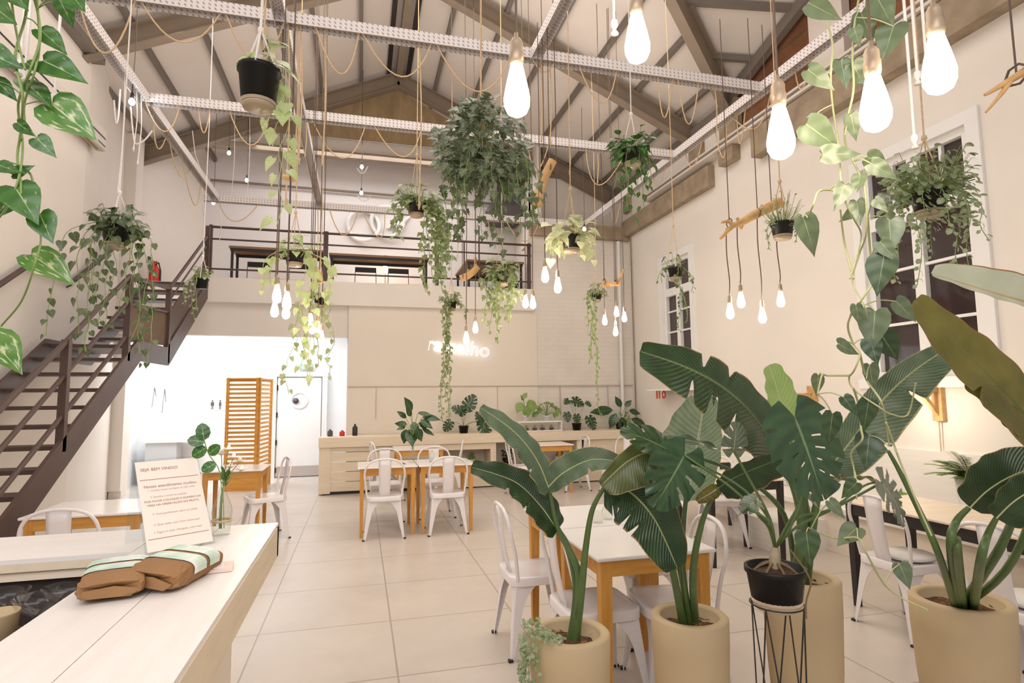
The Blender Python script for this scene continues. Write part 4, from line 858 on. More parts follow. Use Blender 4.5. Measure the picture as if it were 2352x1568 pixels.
for i, (x, y0, y1, d, lab) in enumerate([(75, -60, 170, 1.62, 'white twisted cotton cord among the near left pothos vines, thicker one'), (62, -60, 155, 1.66, 'white twisted cotton cord among the near left pothos vines, thinner one'), (138, 35, 230, 1.7, 'white cotton cord hanging between the near left pothos leaves'), (1408, -40, 57, 1.6, 'short white knotted cord end left of top pendant bulb'), (282, 240, 440, 5.8, 'white cotton cord left of the cool bulb on left channel'), (312, 245, 345, 5.8, 'white cotton cord directly below the cool bulb on left channel'), (323, 245, 378, 5.6, 'white cotton cord right of the cool bulb on left channel'), (505, 480, 568, 9.9, 'white cotton cord beside the cool bulb at mezzanine rail'), (534, 358, 470, 10.2, 'white cotton cord below highest cool bulb left on the mezzanine'), (567, 415, 500, 10.3, 'white cotton cord below small cool bulb before mezzanine wall'), (2072, -40, 330, 1.75, 'thick white cotton cord right of the near heartleaf vines'), (2090, -40, 180, 1.8, 'twisted white cotton cord, middle one of the upper right corner'), (2113, -40, 150, 1.8, 'twisted white cotton cord beside the upper right pendant bulb')]):
    a, b = P(x, y0, d), P(x, y1, d); b = V((a.x, a.y, b.z))
    if 5 < d < 9: a, b = PX(x, y0, -2.3), PX(x, y1, -2.3); a.z = TZ-.05; b = V((-2.3, a.y, b.z))
    elif d < 3 or d > 10: a.z = zr(a.x)-.02
    else: a.z = TZ-.04
    mb = MB(); mb.tube(smooth_path([a, a.lerp(b, .5)+V((.006*d/2, 0, 0)), b], 5), .0052 if d > 3 else .0042, 6); mb.lathe([(0, .012), (.009, .004), (.011, -.01), (.004, -.022), (.012, -.035), (0, -.036)], b, 7)
    tag(mb.build('cotton_cord', m_cord), lab, 'cord', 'white cotton cords')
for (x0, y0, xm, ym, x1, y1, d, lab) in [(300, 245, 312, 330, 350, 300, 6.0, 'white cord loop swinging right of the cool bulb on left channel'), (262, 230, 268, 283, 276, 205, 6.0, 'white cord loop left of the cool bulb on left channel'), (820, 386, 832, 398, 845, 382, 10.6, 'white curved cord loop under the upper cool bulb in mezzanine centre'), (821, 446, 834, 462, 852, 450, 10.6, 'white curved cord loop under the lower cool bulb in mezzanine centre'), (442, 300, 455, 372, 468, 497, 9.5, 'pale cord dangling beside the top of stairs')]:
    rope([P(x0, y0, d), P((x0+xm)/2, (y0+3*ym)/4, d), P(xm, ym, d), P((x1+xm)/2, (y1+3*ym)/4, d), P(x1, y1, d)], .008, m_cord, lab, 'white cotton cord loops', 5, 'cotton_cord', 'cord')
# ================================================================ BULB PENDANTS
def pendant(x, y, d, lab, grp, s=1.0, led=False, top=None, ceil=4.86, tilt=0):
    c = P(x, y, d); t = thing('pendant_bulb', lab, 'pendant lamp', c, 0, grp)
    b = MB()
    if led: b.lathe([(.012, .03), (.022, .015), (.03, -.005), (.028, -.025), (.015, -.04), (0, -.043)], (0, 0, 0), 14)
    else: b.lathe([(.0125*s, .068*s), (.017*s, .05*s), (.026*s, .01*s), (.0325*s, -.025*s), (.0315*s, -.045*s), (.024*s, -.062*s), (.012*s, -.07*s), (0, -.072*s)], (0, 0, 0), 24 if d < 3 else 14)
    b.build('bulb', (m_led if led else (m_bulb if d < 3 else m_bulbfar)), t)
    z = .03 if led else .066*s
    so = MB(); so.lathe([(0, z-.004), (.0165*s, z-.004), (.0185*s, z+.006), (.0185*s, z+.028*s), (.0165*s, z+.03*s), (.0165*s, z+.05*s), (.011*s, z+.062*s), (.005*s, z+.066*s), (.005*s, z+.078*s), (0, z+.078*s)], (0, 0, 0), 18 if d < 3 else 10)
    so.build('socket', m_black if led else m_socket, t)
    H_ = ((zr(c.x)-.05) if top is None else top)-c.z
    cr_ = MB(); cr_.tube(smooth_path([V((0, 0, z+.07*s)), V((.008, 0, H_*.35)), V((-.006, .004, H_*.7)), V((0, 0, H_))], 6), .0032 if d < 3 else .0045, 6); cr_.build('cable', m_wire, t)
    return c
near = 'large glowing pendant bulbs near the camera'
pendant(1187, 203, 1.42, 'large glowing teardrop bulb, leftmost of the near pendants', near); pendant(1463, 83, 1.5, 'large glowing bulb touching picture top above the round hoya basket', near)
pendant(1792, 300, 1.42, 'large glowing bulb hanging lowest, left of the heartleaf vines', near); pendant(2009, 232, 1.32, 'large glowing bulb hanging among the heartleaf vines', near); pendant(2155, 142, 1.26, 'large glowing bulb, rightmost of the near pendants', near)
def cluster(items, grp, labs):
    for (x, y, d, top), l in zip(items, labs): pendant(x, y, d, l, grp, 1.0, top=top)
cluster([(1252, 630, 5.0, None), (1281, 654, 5.0, None), (1207, 692, 6.2, None), (1224, 694, 6.2, None)], 'warm bulbs at the brick wall', ['glowing bulb, higher of two hanging before whitewashed brick', 'glowing bulb, lower of two hanging before whitewashed brick', 'small glowing bulb at mezzanine edge, left of a touching pair', 'small glowing bulb at mezzanine edge, right of a touching pair'])
cluster([(636, 674, 4.3, None), (659, 690, 4.3, None), (631, 709, 4.9, None), (657, 713, 4.9, None)], 'warm bulbs left below mezzanine', ['glowing bulb, upper left of four below hanging pot at railing', 'glowing bulb, upper right of four below hanging pot at railing', 'glowing bulb, lower left of four below hanging pot at railing', 'glowing bulb, lower right of four below hanging pot at railing'])
cluster([(713, 734, 6.0, None), (717, 753, 6.6, None), (730, 751, 6.4, None), (738, 772, 6.2, None)], 'warm bulbs in the trailing lime plant', ['small glowing bulb amid lime trailing plant, highest one', 'small glowing bulb amid lime trailing plant, middle left one', 'small glowing bulb amid lime trailing plant, middle right one', 'small glowing bulb amid lime trailing plant, lowest one'])
cluster([(1071, 775, 6.2, None), (1092, 751, 6.8, None)], 'warm bulbs before the neon lettering', ['glowing bulb hanging in front of the neon lettering', 'small glowing bulb just right above the neon lettering'])
cluster([(1389, 734, 7.6, None), (1416, 715, 7.6, None), (1434, 727, 7.6, None), (1414, 759, 7.6, None)], 'warm bulbs under small driftwood', ['small glowing bulb under small driftwood at corner, leftmost', 'small glowing bulb under small driftwood at corner, highest', 'small glowing bulb under small driftwood at corner, rightmost', 'small glowing bulb under small driftwood at corner, lowest'])
cluster([(1677, 713, 4.9, PZ(1668, 540, 3).z and P(1665, 530, 4.9).z+.04), (1702, 688, 4.9, P(1702, 500, 4.9).z), (1751, 723, 4.9, P(1740, 482, 4.9).z), (1793, 686, 4.9, P(1790, 520, 4.9).z)], 'warm bulbs under the large driftwood', ['glowing bulb under large driftwood branch, leftmost', 'glowing bulb under large driftwood branch, second from the left', 'glowing bulb under large driftwood branch, hanging lowest', 'glowing bulb under small black pot beside large driftwood'])
for x, y, d, lab in [(303, 232, 6.0, 'cool white bulb on the left lengthwise channel above trailing ivy pot'), (526, 350, 10.4, 'cool white bulb high at the left of the mezzanine'), (490, 464, 10.0, 'cool white bulb at corner channel above the stair top'), (567, 413, 10.6, 'small cool white bulb before the pale mezzanine wall'), (831, 382, 10.8, 'cool white bulb, upper of two in mezzanine centre'), (830, 442, 10.8, 'cool white bulb, lower of two in mezzanine centre'), (1342, 525, 10.1, 'cool white bulb at the end of right channel by the brick wall')]:
    pendant(x, y, d, lab, 'cool white bulbs', led=True)
# ================================================================ DRIFTWOOD
def branch(parts, lab, cords=()):
    t = None
    for i, (pts, r) in enumerate(parts):
        q = [P(*p) for p in pts]
        if t is None: o = q[0]; t = thing('driftwood_branch', lab, 'driftwood', o)
        MB().tube([a-o for a in smooth_path(q, 4)], [r[0]+(r[1]-r[0])*k/(len(q)*4-4) for k in range(len(q)*4-3)], 8).build('limb' if i else 'branch', m_drift, t)
    for (x, y, d) in cords:
        a = P(x, y, d)-o; MB().tube([a, V((a.x, a.y, TZ-o.z))], .004, 5).build('hanging_wire', m_wire, t)
        MB().tube([a+V((.0, .04*math.cos(k*.9), .04*math.sin(k*.9))) for k in range(8)], .005, 5).build('wire_wrap', m_wire, t)
branch([([(1234, 470, 4.9), (1245, 420, 5), (1270, 368, 5)], (.045, .04)), ([(1236, 455, 4.9), (1222, 455, 4.8), (1206, 462, 4.8)], (.03, .008))], 'tan driftwood branch leaning upright right of large ivy ball', [(1262, 385, 5), (1240, 440, 4.95)])
branch([([(1655, 548, 4.8), (1682, 520, 4.85), (1700, 512, 4.9), (1735, 492, 4.9), (1790, 465, 5)], (.012, .05)), ([(1685, 518, 4.85), (1672, 508, 4.85), (1658, 511, 4.8)], (.02, .01)), ([(1700, 512, 4.9), (1692, 500, 4.9)], (.02, .012)), ([(1705, 512, 4.9), (1702, 526, 4.9)], (.02, .01))], 'large forked driftwood branch carrying bulbs before the right wall', [(1740, 490, 4.9), (1675, 512, 4.9), (1772, 472, 5)])
branch([([(1385, 660, 7.6), (1388, 648, 7.6), (1400, 652, 7.6), (1424, 652, 7.6)], (.02, .03)), ([(1418, 648, 7.6), (1428, 630, 7.6), (1432, 618, 7.6)], (.02, .012)), ([(1395, 652, 7.6), (1397, 662, 7.6)], (.02, .02))], 'small twisted driftwood branch by the white corner pipe', [(1388, 646, 7.6), (1415, 648, 7.6)])
branch([([(1057, 640, 6.4), (1072, 634, 6.4), (1086, 625, 6.4), (1098, 612, 6.4)], (.04, .035)), ([(1072, 632, 6.4), (1076, 618, 6.4)], (.02, .015)), ([(1092, 612, 6.4), (1092, 592, 6.4)], (.02, .01))], 'knobbly driftwood piece hanging before mezzanine railing', [(1092, 598, 6.4), (1062, 636, 6.4)])
branch([([(2262, 218, 2.2), (2310, 190, 2.2), (2360, 160, 2.2)], (.006, .018)), ([(2318, 188, 2.2), (2300, 215, 2.2), (2264, 258, 2.2)], (.013, .004))], 'pale forked driftwood twig at the upper right picture edge', [(2335, 172, 2.2)])
branch([([(712, 588, 6.0), (720, 610, 6), (732, 628, 6), (736, 650, 6)], (.02, .035))], 'orange driftwood piece hanging beside pot at the railing', [(714, 590, 6)])
branch([([(650, 405, 4.3), (664, 410, 4.3), (682, 410, 4.3)], (.02, .025))], 'short driftwood bar above the pale trailing leaves', [(668, 406, 4.3)])
# ================================================================ HANGING PLANTS
def pot_parts(t, r, h, saucer=True, m=None, squash=.8):
    MB().lathe([(0, -h), (r*squash, -h), (r*.97, -.02), (r*1.05, -.018), (r*1.05, 0), (r*.94, 0), (r*.92, -.02), (0, -.02)], (0, 0, 0), 20).build('pot', m or m_pot, t)
    if saucer: MB().lathe([(0, -h-.02), (r*.72, -h-.018), (r*.86, -h+.016), (r*.83, -h+.016), (r*.70, -h-.008), (0, -h-.008)], (0, 0, 0), 20).build('saucer', m_saucer, t)
    MB().disc((0, 0, -.018), r*.92, 14, .012, .004).build('soil', m_soil, t)
def hanger(t, r, kn, top, m=None, rr=.004):
    mb = MB()
    for k in range(3):
        a = k*2.1+.5; mb.tube([V((r*1.03*math.cos(a), r*1.03*math.sin(a), -.01)), V((r*.5*math.cos(a), r*.5*math.sin(a), kn*.5)), V((0, 0, kn))], rr, 5)
    mb.tube(smooth_path([V((0, 0, kn)), V((.01, 0, kn+(top-kn)*.5)), V((0, 0, top))], 4), rr*1.25, 6); mb.lathe([(0, .02), (.014, .01), (.016, -.01), (0, -.025)], (0, 0, kn), 7)
    mb.build('rope_hanger', m or m_rope, t)
def hang(x, y, d, r, h, lab, vines, lt, lm, ls, kn=.32, crown=30, cr=.8, top=TZ, sm=None, saucer=True, pm=None, spread=1.0, hr=.004, hm=None, seed=1, cnt=11, cz=.5, name='hanging_plant', jit=.025):
    rn = random.Random(seed); c = P(x, y, d); t = thing(name, lab, 'hanging plant', c, 0, 'plants hanging in pots')
    if r: pot_parts(t, r, h, saucer, pm)
    hanger(t, max(r, .05), kn, (zr(c.x)-.05 if top == TZ and d > 3.2 else top)-c.z, hm, hr)
    lf = MB(); stm = MB()
    for k in range(crown):
        a = rn.uniform(0, 6.283); q = rn.uniform(.1, 1)**.6*r*(1+cr); z = rn.uniform(0, .08)*(1+cz*2)-(.05 if q > r else 0)*rn.random()*2
        b = V((q*math.cos(a), q*math.sin(a), z)); s = ls*rn.uniform(.6, 1.1)
        stm.tube([V((q*.4*math.cos(a), q*.4*math.sin(a), -.01)), b], .0016*max(1, d/4), 4, False)
        leaf(lf, b, V((math.cos(a)+rn.uniform(-.6, .6), math.sin(a)+rn.uniform(-.6, .6), rn.uniform(-.9, .35))), V((rn.uniform(-.3, .3), rn.uniform(-.9, -.1), 1)), s, lt, rn.uniform(.1, .5))
    for v in vines:
        # v: (angle_deg, out, length) or list of points relative in world metres
        if isinstance(v, tuple):
            a = math.radians(v[0]); o = v[1]; ln = v[2]; pts = [V((r*.6*math.cos(a), r*.6*math.sin(a), .0)), V((r*1.1*math.cos(a), r*1.1*math.sin(a), .02)), V((o*.9*math.cos(a), o*.9*math.sin(a), -.06))]
            z = -.06; px_, py_ = o*math.cos(a), o*math.sin(a)
            while z > -ln: z -= .09; px_ += rn.uniform(-jit, jit); py_ += rn.uniform(-jit, jit); pts.append(V((px_, py_, z)))
        else: pts = [q-c for q in v]
        sp = smooth_path(pts, 4); stm.tube(sp, .0022*max(1, d/4), 5)
        L_ = sum((sp[i+1]-sp[i]).length for i in range(len(sp)-1)); nl = max(3, int(L_*cnt)); 
        for k in range(nl):
            i = min(len(sp)-2, int((k+.5)/nl*(len(sp)-1))); p = sp[i].lerp(sp[i+1], rn.random()); a = rn.uniform(0, 6.283)
            dd = V((math.cos(a), math.sin(a)*.8-.2, rn.uniform(-.9, .15))); b = p+dd.normalized()*ls*.3*spread; stm.tube([p, b], .0013*max(1, d/4), 4, False)
            dd2 = V((dd.x*.8, dd.y*.8, dd.z-.7)); leaf(lf, b, dd2, V((dd.x*.5, -1, .6)), ls*rn.uniform(.65, 1.15)*(1-.35*k/nl), lt, rn.uniform(.1, .4))
    stm.build('vine', sm or m_stem, t); lf.build('foliage', lm, t)
    return t, c
def path(d, *xy): return [P(x, y, d+.03*math.sin(i*2.1)) for i, (x, y) in enumerate(xy)]
# over the near floor
hang(596, 160, 3.0, .103, .195, 'glossy black hanging pot with lime pothos trailing past the channel', [path(3.0, (605, 165), (640, 190), (660, 240), (630, 300), (650, 350), (640, 420), (648, 470), (635, 520)), path(3.0, (615, 170), (655, 230), (662, 290), (640, 350), (655, 400)), path(3.05, (600, 165), (640, 250), (610, 275), (600, 290))], 'heart', l_lime, .11, kn=.22, crown=10, cr=.2, seed=2, sm=m_stem2, hr=.006, hm=m_cord, cnt=11)
hang(270, 522, 4.0, .09, .13, 'hanging ivy pot with long trails before the stair handrail', [(190, .20, .72), (230, .16, .85), (330, .15, .55), (350, .17, .9), (20, .16, .82), (60, .14, .5), (160, .22, .5), (280, .14, .6), (210, .28, .75), (10, .22, .95), (200, .12, .8), (340, .12, .75), (120, .1, .6), (260, .1, .45)], 'heart', l_ivy, .07, crown=110, cr=.8, seed=5, kn=.25, hm=m_cord, cnt=13, sm=m_stem, spread=1.2)
hang(464, 640, 7.0, .075, .12, 'small black pot with pale trailing succulent at the stair top', [(200, .13, .42), (185, .2, .3), (240, .1, .35)], 'round', l_round, .05, crown=30, cr=.5, seed=6, kn=.28, hm=m_cord, cnt=20, saucer=False)
# the big grape-ivy ball
t, c = hang(1105, 345, 3.7, .0, .1, 'largest hanging plant, a bushy dark ivy ball above the railing', [(a*40+R(-9, 9), .17+.10*((a*37) % 7)/7, .30+.24*((a*53) % 9)/9) for a in range(18)]+[(-20, .32, .46), (-5, .36, .38), (-35, .3, .5), (10, .3, .42)], 'ivy', l_ivy, .085, kn=.34, crown=0, seed=11, cnt=15, hr=.005)
lf = MB(); stm = MB(); rn = random.Random(21)
for k in range(560):
    u = rn.uniform(-1, 1); a = rn.uniform(0, 6.283); q = (1-u*u)**.5; rad = rn.uniform(.35, 1)**.4
    e = V((q*math.cos(a)*.30*rad, q*math.sin(a)*.25*rad, u*.30*rad+.06+(.0)))
    if u > .3: e.x *= .75
    leaf(lf, e, V((e.x*3+rn.uniform(-.3, .3), e.y*3+rn.uniform(-.3, .3), rn.uniform(-1.2, .2))), V((rn.uniform(-.4, .4), -1, .8)), .075*rn.uniform(.55, 1.1), 'ivy', rn.uniform(.1, .4))
    if k % 6 == 0: stm.tube([V((0, 0, .05)), e], .0022, 4, False)
lf.build('foliage', leafmat('pale_veined_ivy_leaf', (.06, .09, .035), (.30, .34, .21), (.45, .48, .3), 4), t); stm.build('stems', m_stem, t)
hang(957, 462, 6.0, .088, .15, 'black pot with ochre-green ivy trailing over the railing', [(350, .2, .5), (10, .25, .7), (330, .16, .85), (300, .2, .55), (20, .33, .45), (0, .14, .95), (200, .16, .35), (170, .2, .3), (40, .3, .6), (345, .24, .8), (355, .3, .6), (5, .22, .9), (340, .28, .7), (15, .3, .5), (190, .24, .4)], 'ivy', l_ivyl, .085, crown=120, cr=1.7, seed=8, kn=.5, cnt=22, spread=1.3)
hang(677, 580, 5.6, .092, .12, 'black pot with lime trailing plant before left mezzanine railing', [(0, .3, .5), (20, .18, .9), (340, .2, 1.2), (350, .1, 1.1), (200, .2, .25), (190, .26, .4), (10, .35, .3)], 'heart', l_lime, .11, crown=26, cr=1.4, seed=9, kn=.4, cnt=9, sm=m_stem2)
hang(735, 684, 8.0, .08, .12, 'small black pot hanging below slab with long dangling lime vine', [(0, .12, 1.1), (200, .22, 1.2), (270, .05, .9), (180, .3, 1.3)], 'heart', l_lime, .11, crown=12, cr=.6, seed=10, kn=.5, cnt=8, jit=.05, sm=m_stem2)
hang(1452, 345, 4.6, .08, .12, 'round bushy dark-leaved hoya basket hanging below right channels', [(a*45, .14, .22+.1*(a % 3)) for a in range(8)]+[(40, .2, .35)], 'ovate', l_pothos, .105, crown=90, cr=1.0, seed=12, kn=.3, cnt=14, hm=m_cord, sm=m_stem)
hang(1312, 542, 5.0, .085, .13, 'black pot with large pale yellow-green leaves before brick wall', [(180, .2, .12), (0, .22, .18), (300, .1, .2), (20, .24, .12), (200, .22, .2)], 'heart', leafmat('pale_yellow_leaf', (.62, .66, .38), (.74, .76, .50), (.8, .8, .6), 4, transl=.4), .125, crown=44, cr=1.5, seed=13, kn=.42, cnt=12, sm=m_stem2)
hang(1153, 626, 6.4, .085, .13, 'brown-potted variegated ivy hanging before right end of the slab', [(a*36, .15+.03*(a % 3), .3+.25*((a*7) % 5)/5) for a in range(10)]+[(200, .1, .62), (210, .08, .7)], 'ivy', l_ivyl, .085, crown=70, cr=1.1, seed=14, kn=.4, cnt=18)
hang(1037, 693, 8.6, .075, .12, 'black pot with a very long trailing ivy in front of neon', [(180, .12, .7), (200, .1, 1.1), (220, .05, 1.7), (240, .06, 1.75), (190, .08, 1.4), (0, .2, .2)], 'ivy', l_ivyl, .07, crown=60, cr=1.2, seed=15, kn=.35, cnt=22)
hang(1370, 674, 8.6, .075, .11, 'black pot with long thin trail before the brick wall corner', [(190, .15, .5), (200, .12, 1.3), (210, .08, 1.8), (185, .1, 1.0), (240, .12, .9)], 'ivy', l_ivyl, .065, crown=45, cr=1.3, seed=16, kn=.35, cnt=15)
hang(1550, 616, 6.3, .085, .12, 'black pot with sparse vine hanging before the narrow window', [(190, .2, .12), (200, .26, .1), (0, .2, .1), (10, .26, .2), (270, .06, .55), (260, .1, .6), (280, .05, .35)], 'ovate', l_ivy, .055, crown=18, cr=.6, seed=17, kn=.48, cnt=24)
hang(1796, 512, 4.7, .088, .12, 'black pot with fine green sprigs right of large driftwood', [(180, .16, .1), (195, .14, .16), (0, .15, .08)], 'ovate', l_round, .03, crown=90, cr=.9, seed=18, kn=.35, cnt=60, cz=1.2)
t, c = hang(2132, 440, 3.3, .09, .13, 'bushy pale round-leaved plant hanging before the large window', [(a*30, .2, .18+.12*(a % 3)) for a in range(12)], 'round', l_round, .04, crown=260, cr=1.4, seed=19, kn=.32, cnt=40, cz=1.0, top=5.6)
lf = MB(); rn = random.Random(5)
for k in range(330):
    a = rn.uniform(0, 6.283); q = rn.uniform(0, 1)**.5*.26; b = V((q*math.cos(a), q*math.sin(a)*.8, rn.uniform(-.18, .16)-q*.15)); leaf(lf, b, V((math.cos(a), math.sin(a)-.3, rn.uniform(-.8, .5))), V((0, -1, .6)), .036*rn.uniform(.6, 1.2), 'round', .2)
lf.build('foliage', l_round, t)
# near left pothos and near right heartleaf: leaf by leaf
def near_vine(lab, d, hook, stems, leaves, m1, m2, sm, kind='heart', wid=1.0, r1=.0035, top=2.9):
    t = thing('trailing_plant', lab, 'hanging plant', P(*hook, d)); o = P(*hook, d); s = MB(); A = MB(); B = MB()
    for st_ in stems: s.tube([q-o for q in smooth_path([P(x, y, d+.05*math.sin(i*1.7)) for i, (x, y) in enumerate(st_)], 6)], [r1*(1-.4*i/(len(st_)*6)) for i in range(len(st_)*6-5)], 6)
    rn = random.Random(4)
    for (x0, y0, x1, y1, k) in leaves:
        dd = d+rn.uniform(-.05, .05); a = P(x0, y0, dd)-o; b = P(x1, y1, dd+rn.uniform(-.03, .02))-o; L_ = (b-a).length
        # nearest stem point gives the petiole
        best = min((P(x, y, d)-o for st_ in stems for (x, y) in st_), key=lambda q: (q-a).length)
        if (best-a).length < .16: s.tube(smooth_path([best, best.lerp(a, .5)+V((0, 0, .008)), a], 3), .0017, 5)
        n = -(ray((x0+x1)/2, (y0+y1)/2)); n = n.normalized()+V((rn.uniform(-.35, .35), 0, rn.uniform(-.1, .5)))
        leaf(B if k & 1 else A, a, b-a, n, L_*1.06, kind, rn.uniform(.02, .15), .22, wid*(.78 if k & 2 else 1.0))
    s.build('vine', sm, t); A.build('foliage', m1, t)
    if B.v: B.build('foliage', m2, t)
    ho = MB(); ho.tube([V((0, 0, 0)), V((0, 0, max(.1, top-o.z)))], .004, 5); ho.build('cord', m_cord, t); return t
near_vine('large green pothos vine hanging nearest the camera at left', 1.45, (70, -60),
  [[(70, -60), (58, 40), (35, 130), (52, 220), (48, 300), (40, 360), (48, 420), (52, 470), (80, 505), (94, 545), (82, 600), (50, 690), (0, 752), (-30, 800)],
   [(60, -60), (85, 20), (92, 90), (70, 160), (42, 240), (52, 330), (45, 400), (20, 470), (-20, 520)], [(78, -60), (88, 40), (90, 110), (78, 170), (56, 240), (60, 300)], [(20, -60), (30, 30), (45, 110), (58, 160)], [(45, 380), (70, 400), (75, 430), (60, 470)]],
  [(-35, 0, 33, 52, 0), (140, 5, 168, 62, 0), (20, -40, 60, 20, 0), (95, 70, 152, 122, 0), (100, 140, 192, 180, 0), (-30, 120, 48, 155, 0), (60, 190, 118, 240, 2), (-10, 185, 38, 228, 0), (120, 240, 218, 316, 1), (40, 282, 78, 312, 0), (85, 318, 124, 356, 0), (0, 380, 45, 395, 2), (28, 400, 75, 380, 2), (35, 430, 82, 505, 0), (92, 492, 120, 556, 0), (72, 585, 168, 645, 1), (-30, 770, 48, 850, 1), (20, 455, -10, 500, 0), (60, 145, 95, 165, 2), (150, -30, 190, 20, 0)],
  l_pothos, leafmat('variegated_pothos_leaf', (.07, .20, .03), (.14, .28, .06), (.55, .60, .34), 3, blotch=.35), m_stem, wid=.82)
near_vine('grey-green heartleaf vine hanging nearest the camera at right', 1.55, (1925, -60),
  [[(1925, -60), (1895, 20), (1912, 100), (1908, 170), (1912, 240), (1925, 330), (1935, 440), (1960, 500), (1978, 540), (1965, 600), (1952, 640)], [(1985, -60), (1965, 40), (1958, 130), (1960, 210), (1940, 310), (1960, 370), (1985, 430), (1990, 530), (1975, 580), (1958, 645), (1985, 700), (1993, 740)],
   [(1993, 500), (2000, 590), (2010, 635), (1985, 680), (1948, 740), (1960, 790), (1975, 812), (1962, 850), (1950, 868), (1962, 895), (2020, 935), (2045, 950), (2085, 952), (2103, 880)], [(1975, 812), (1990, 870), (2010, 900), (2025, 925), (2035, 970), (2042, 1025)],
   [(1960, 890), (1972, 930), (1978, 985), (1980, 1010), (1955, 1040), (1962, 1080), (1968, 1145)], [(1935, 440), (1905, 436), (1880, 440), (1868, 470), (1855, 500)], [(1950, 862), (1900, 862), (1888, 862), (1878, 905)], [(1862, 1215), (1920, 1236), (1970, 1235), (1990, 1270), (2030, 1340), (2070, 1372), (2130, 1400)], [(1960, 640), (1940, 560), (1930, 480)], [(2035, 970), (2060, 1040), (2100, 1140), (2140, 1230)]],
  [(1860, 8, 1930, 45, 2), (2012, -10, 2052, 60, 0), (2052, 60, 2030, 132, 0), (1978, 30, 2005, 95, 0), (1962, 65, 1975, 105, 0), (1856, 160, 1915, 205, 2), (1932, 140, 1945, 198, 2), (1958, 145, 1985, 195, 0), (1958, 165, 1990, 193, 0), (1955, 262, 1965, 322, 2), (1852, 285, 1925, 338, 0), (1890, 355, 1976, 352, 2), (1992, 360, 2042, 385, 0), (2000, 375, 2060, 410, 2), (1975, 402, 1968, 440, 0), (1845, 500, 1876, 586, 2), (1940, 425, 1918, 480, 2), (1975, 475, 1930, 508, 2), (1968, 462, 1975, 515, 2), (2008, 458, 2038, 485, 2), (2042, 505, 2048, 578, 0), (2022, 555, 2060, 600, 2), (2030, 590, 2014, 676, 1), (2058, 692, 2106, 738, 2), (2010, 715, 2002, 803, 0), (2022, 765, 2062, 826, 1), (1998, 780, 2016, 836, 1), (1925, 790, 1975, 812, 2), (1998, 838, 2006, 896, 2), (1938, 912, 1968, 950, 1), (1995, 920, 1984, 992, 3), (1912, 950, 1904, 1022, 3), (1996, 1000, 1990, 1076, 1), (1968, 1108, 1932, 1142, 1), (1852, 1222, 1862, 1298, 1), (1968, 1212, 1924, 1252, 0), (2066, 1295, 2092, 1352, 0), (1880, 862, 1874, 908, 2), (2045, 1020, 2048, 1026, 2), (1966, 700, 1974, 745, 2), (1905, 1150, 1940, 1190, 2)],
  l_philo, leafmat('dark_heartleaf', (.025, .06, .02), (.055, .10, .032), (.2, .26, .12), 3), m_stem2, wid=.82, r1=.0032, top=3.2)
# ================================================================ COUNTER PLANTS
def leafplant(x, y, d, lab, kind, mt, stalks, pot=(.09, .13), pm=None, z=None, name='potted_plant', seed=1, sm=None, saucer=True, cat='potted plant'):
    c = PY(x, y, 10.3) if z is None else V((*PX(x, y, 4.9).xy, z))
    if z is None: c.z = BH+.001+(.19 if 1190 < x < 1280 else 0)
    t = thing(name, lab, cat, c, 0, 'potted plants'); r, h = pot
    if r: MB().lathe([(0, 0), (r*.8, 0), (r, h), (r*1.04, h), (r*1.04, h-.015), (r*.9, h-.01), (0, h-.01)][::1], (0, 0, 0), 18).build('pot', pm or m_pot, t); MB().disc((0, 0, h-.012), r*.95, 12, .01, .003).build('soil', m_soil, t)
    s = MB(); l = MB(); rn = random.Random(seed); o = V((0, 0, h-.01)); kx = d/F
    for (dx, dy, ex, ey, w) in stalks:      # pixel offsets from the pot base: leaf start and leaf tip
        a = rt*(dx*kx)+up*(-dy*kx)+fwd*rn.uniform(-.08, .05); b = rt*(ex*kx)+up*(-ey*kx)+fwd*rn.uniform(-.12, .02)
        s.tube(smooth_path([o, (o+a)/2+V((0, 0, .05*(a-o).length*2)), a], 4), .004, 5)
        if kind == 'monstera': monstera(l, a, b-a, V((rn.uniform(-.2, .2), -1, .5)), (b-a).length*.8, 4, .6, seed=rn.randint(0, 99))
        else: leaf(l, a, b-a, V((rn.uniform(-.2, .2), -1, .6)), (b-a).length, kind, rn.uniform(.0, .3), .15, w)
    s.build('stem', sm or m_stem, t); l.build('foliage', mt, t); return t, c
kY = lambda x, y, Y=10.3: (PY(x, y, Y)-EYE).dot(fwd)
D = kY(1065, 995)
leafplant(1065, 1000, D, 'monstera in square black pot on the back counter, left one', 'monstera', l_mon, [(8, -58, 25, -88, 1), (-30, -25, -45, -5, 1), (-2, -50, -25, -62, 1), (42, -25, 60, 5, 1), (40, -28, 32, -50, 1), (-8, -45, 8, -60, 1)], seed=3)
leafplant(1206, 975, D, 'potted calathea with upright leaves on top of white crate, left', 'ovate', l_fern, [(-8, -45, -20, -20, 1.3), (-5, -55, 5, -68, 1.3), (10, -50, 22, -22, 1.3), (5, -38, 4, -8, 1.3), (-3, -48, -10, -62, 1.2)], (.07, .1), m_white, seed=4)
leafplant(1256, 975, D, 'bushy pale green plant on top of white crate, right', 'ovate', l_fern, [(int(30*math.cos(k*.55)*(.5+.5*((k*7) % 5)/5)), -18-int(28*abs(math.sin(k*.55))), int(44*math.cos(k*.55)*(.5+.5*((k*7) % 5)/5)), -14-int(36*abs(math.sin(k*.55)))+8, 1) for k in range(26)], (.07, .09), m_white, seed=5)
leafplant(1325, 996, D, 'monstera in square black pot on the back counter, right one', 'monstera', l_mon, [(-8, -72, 18, -62, 1), (22, -68, 34, -60, 1), (-24, -40, -22, -22, 1), (0, -35, 2, -15, 1), (30, -30, 42, -5, 1), (-20, -72, -30, -66, 1)], seed=6)
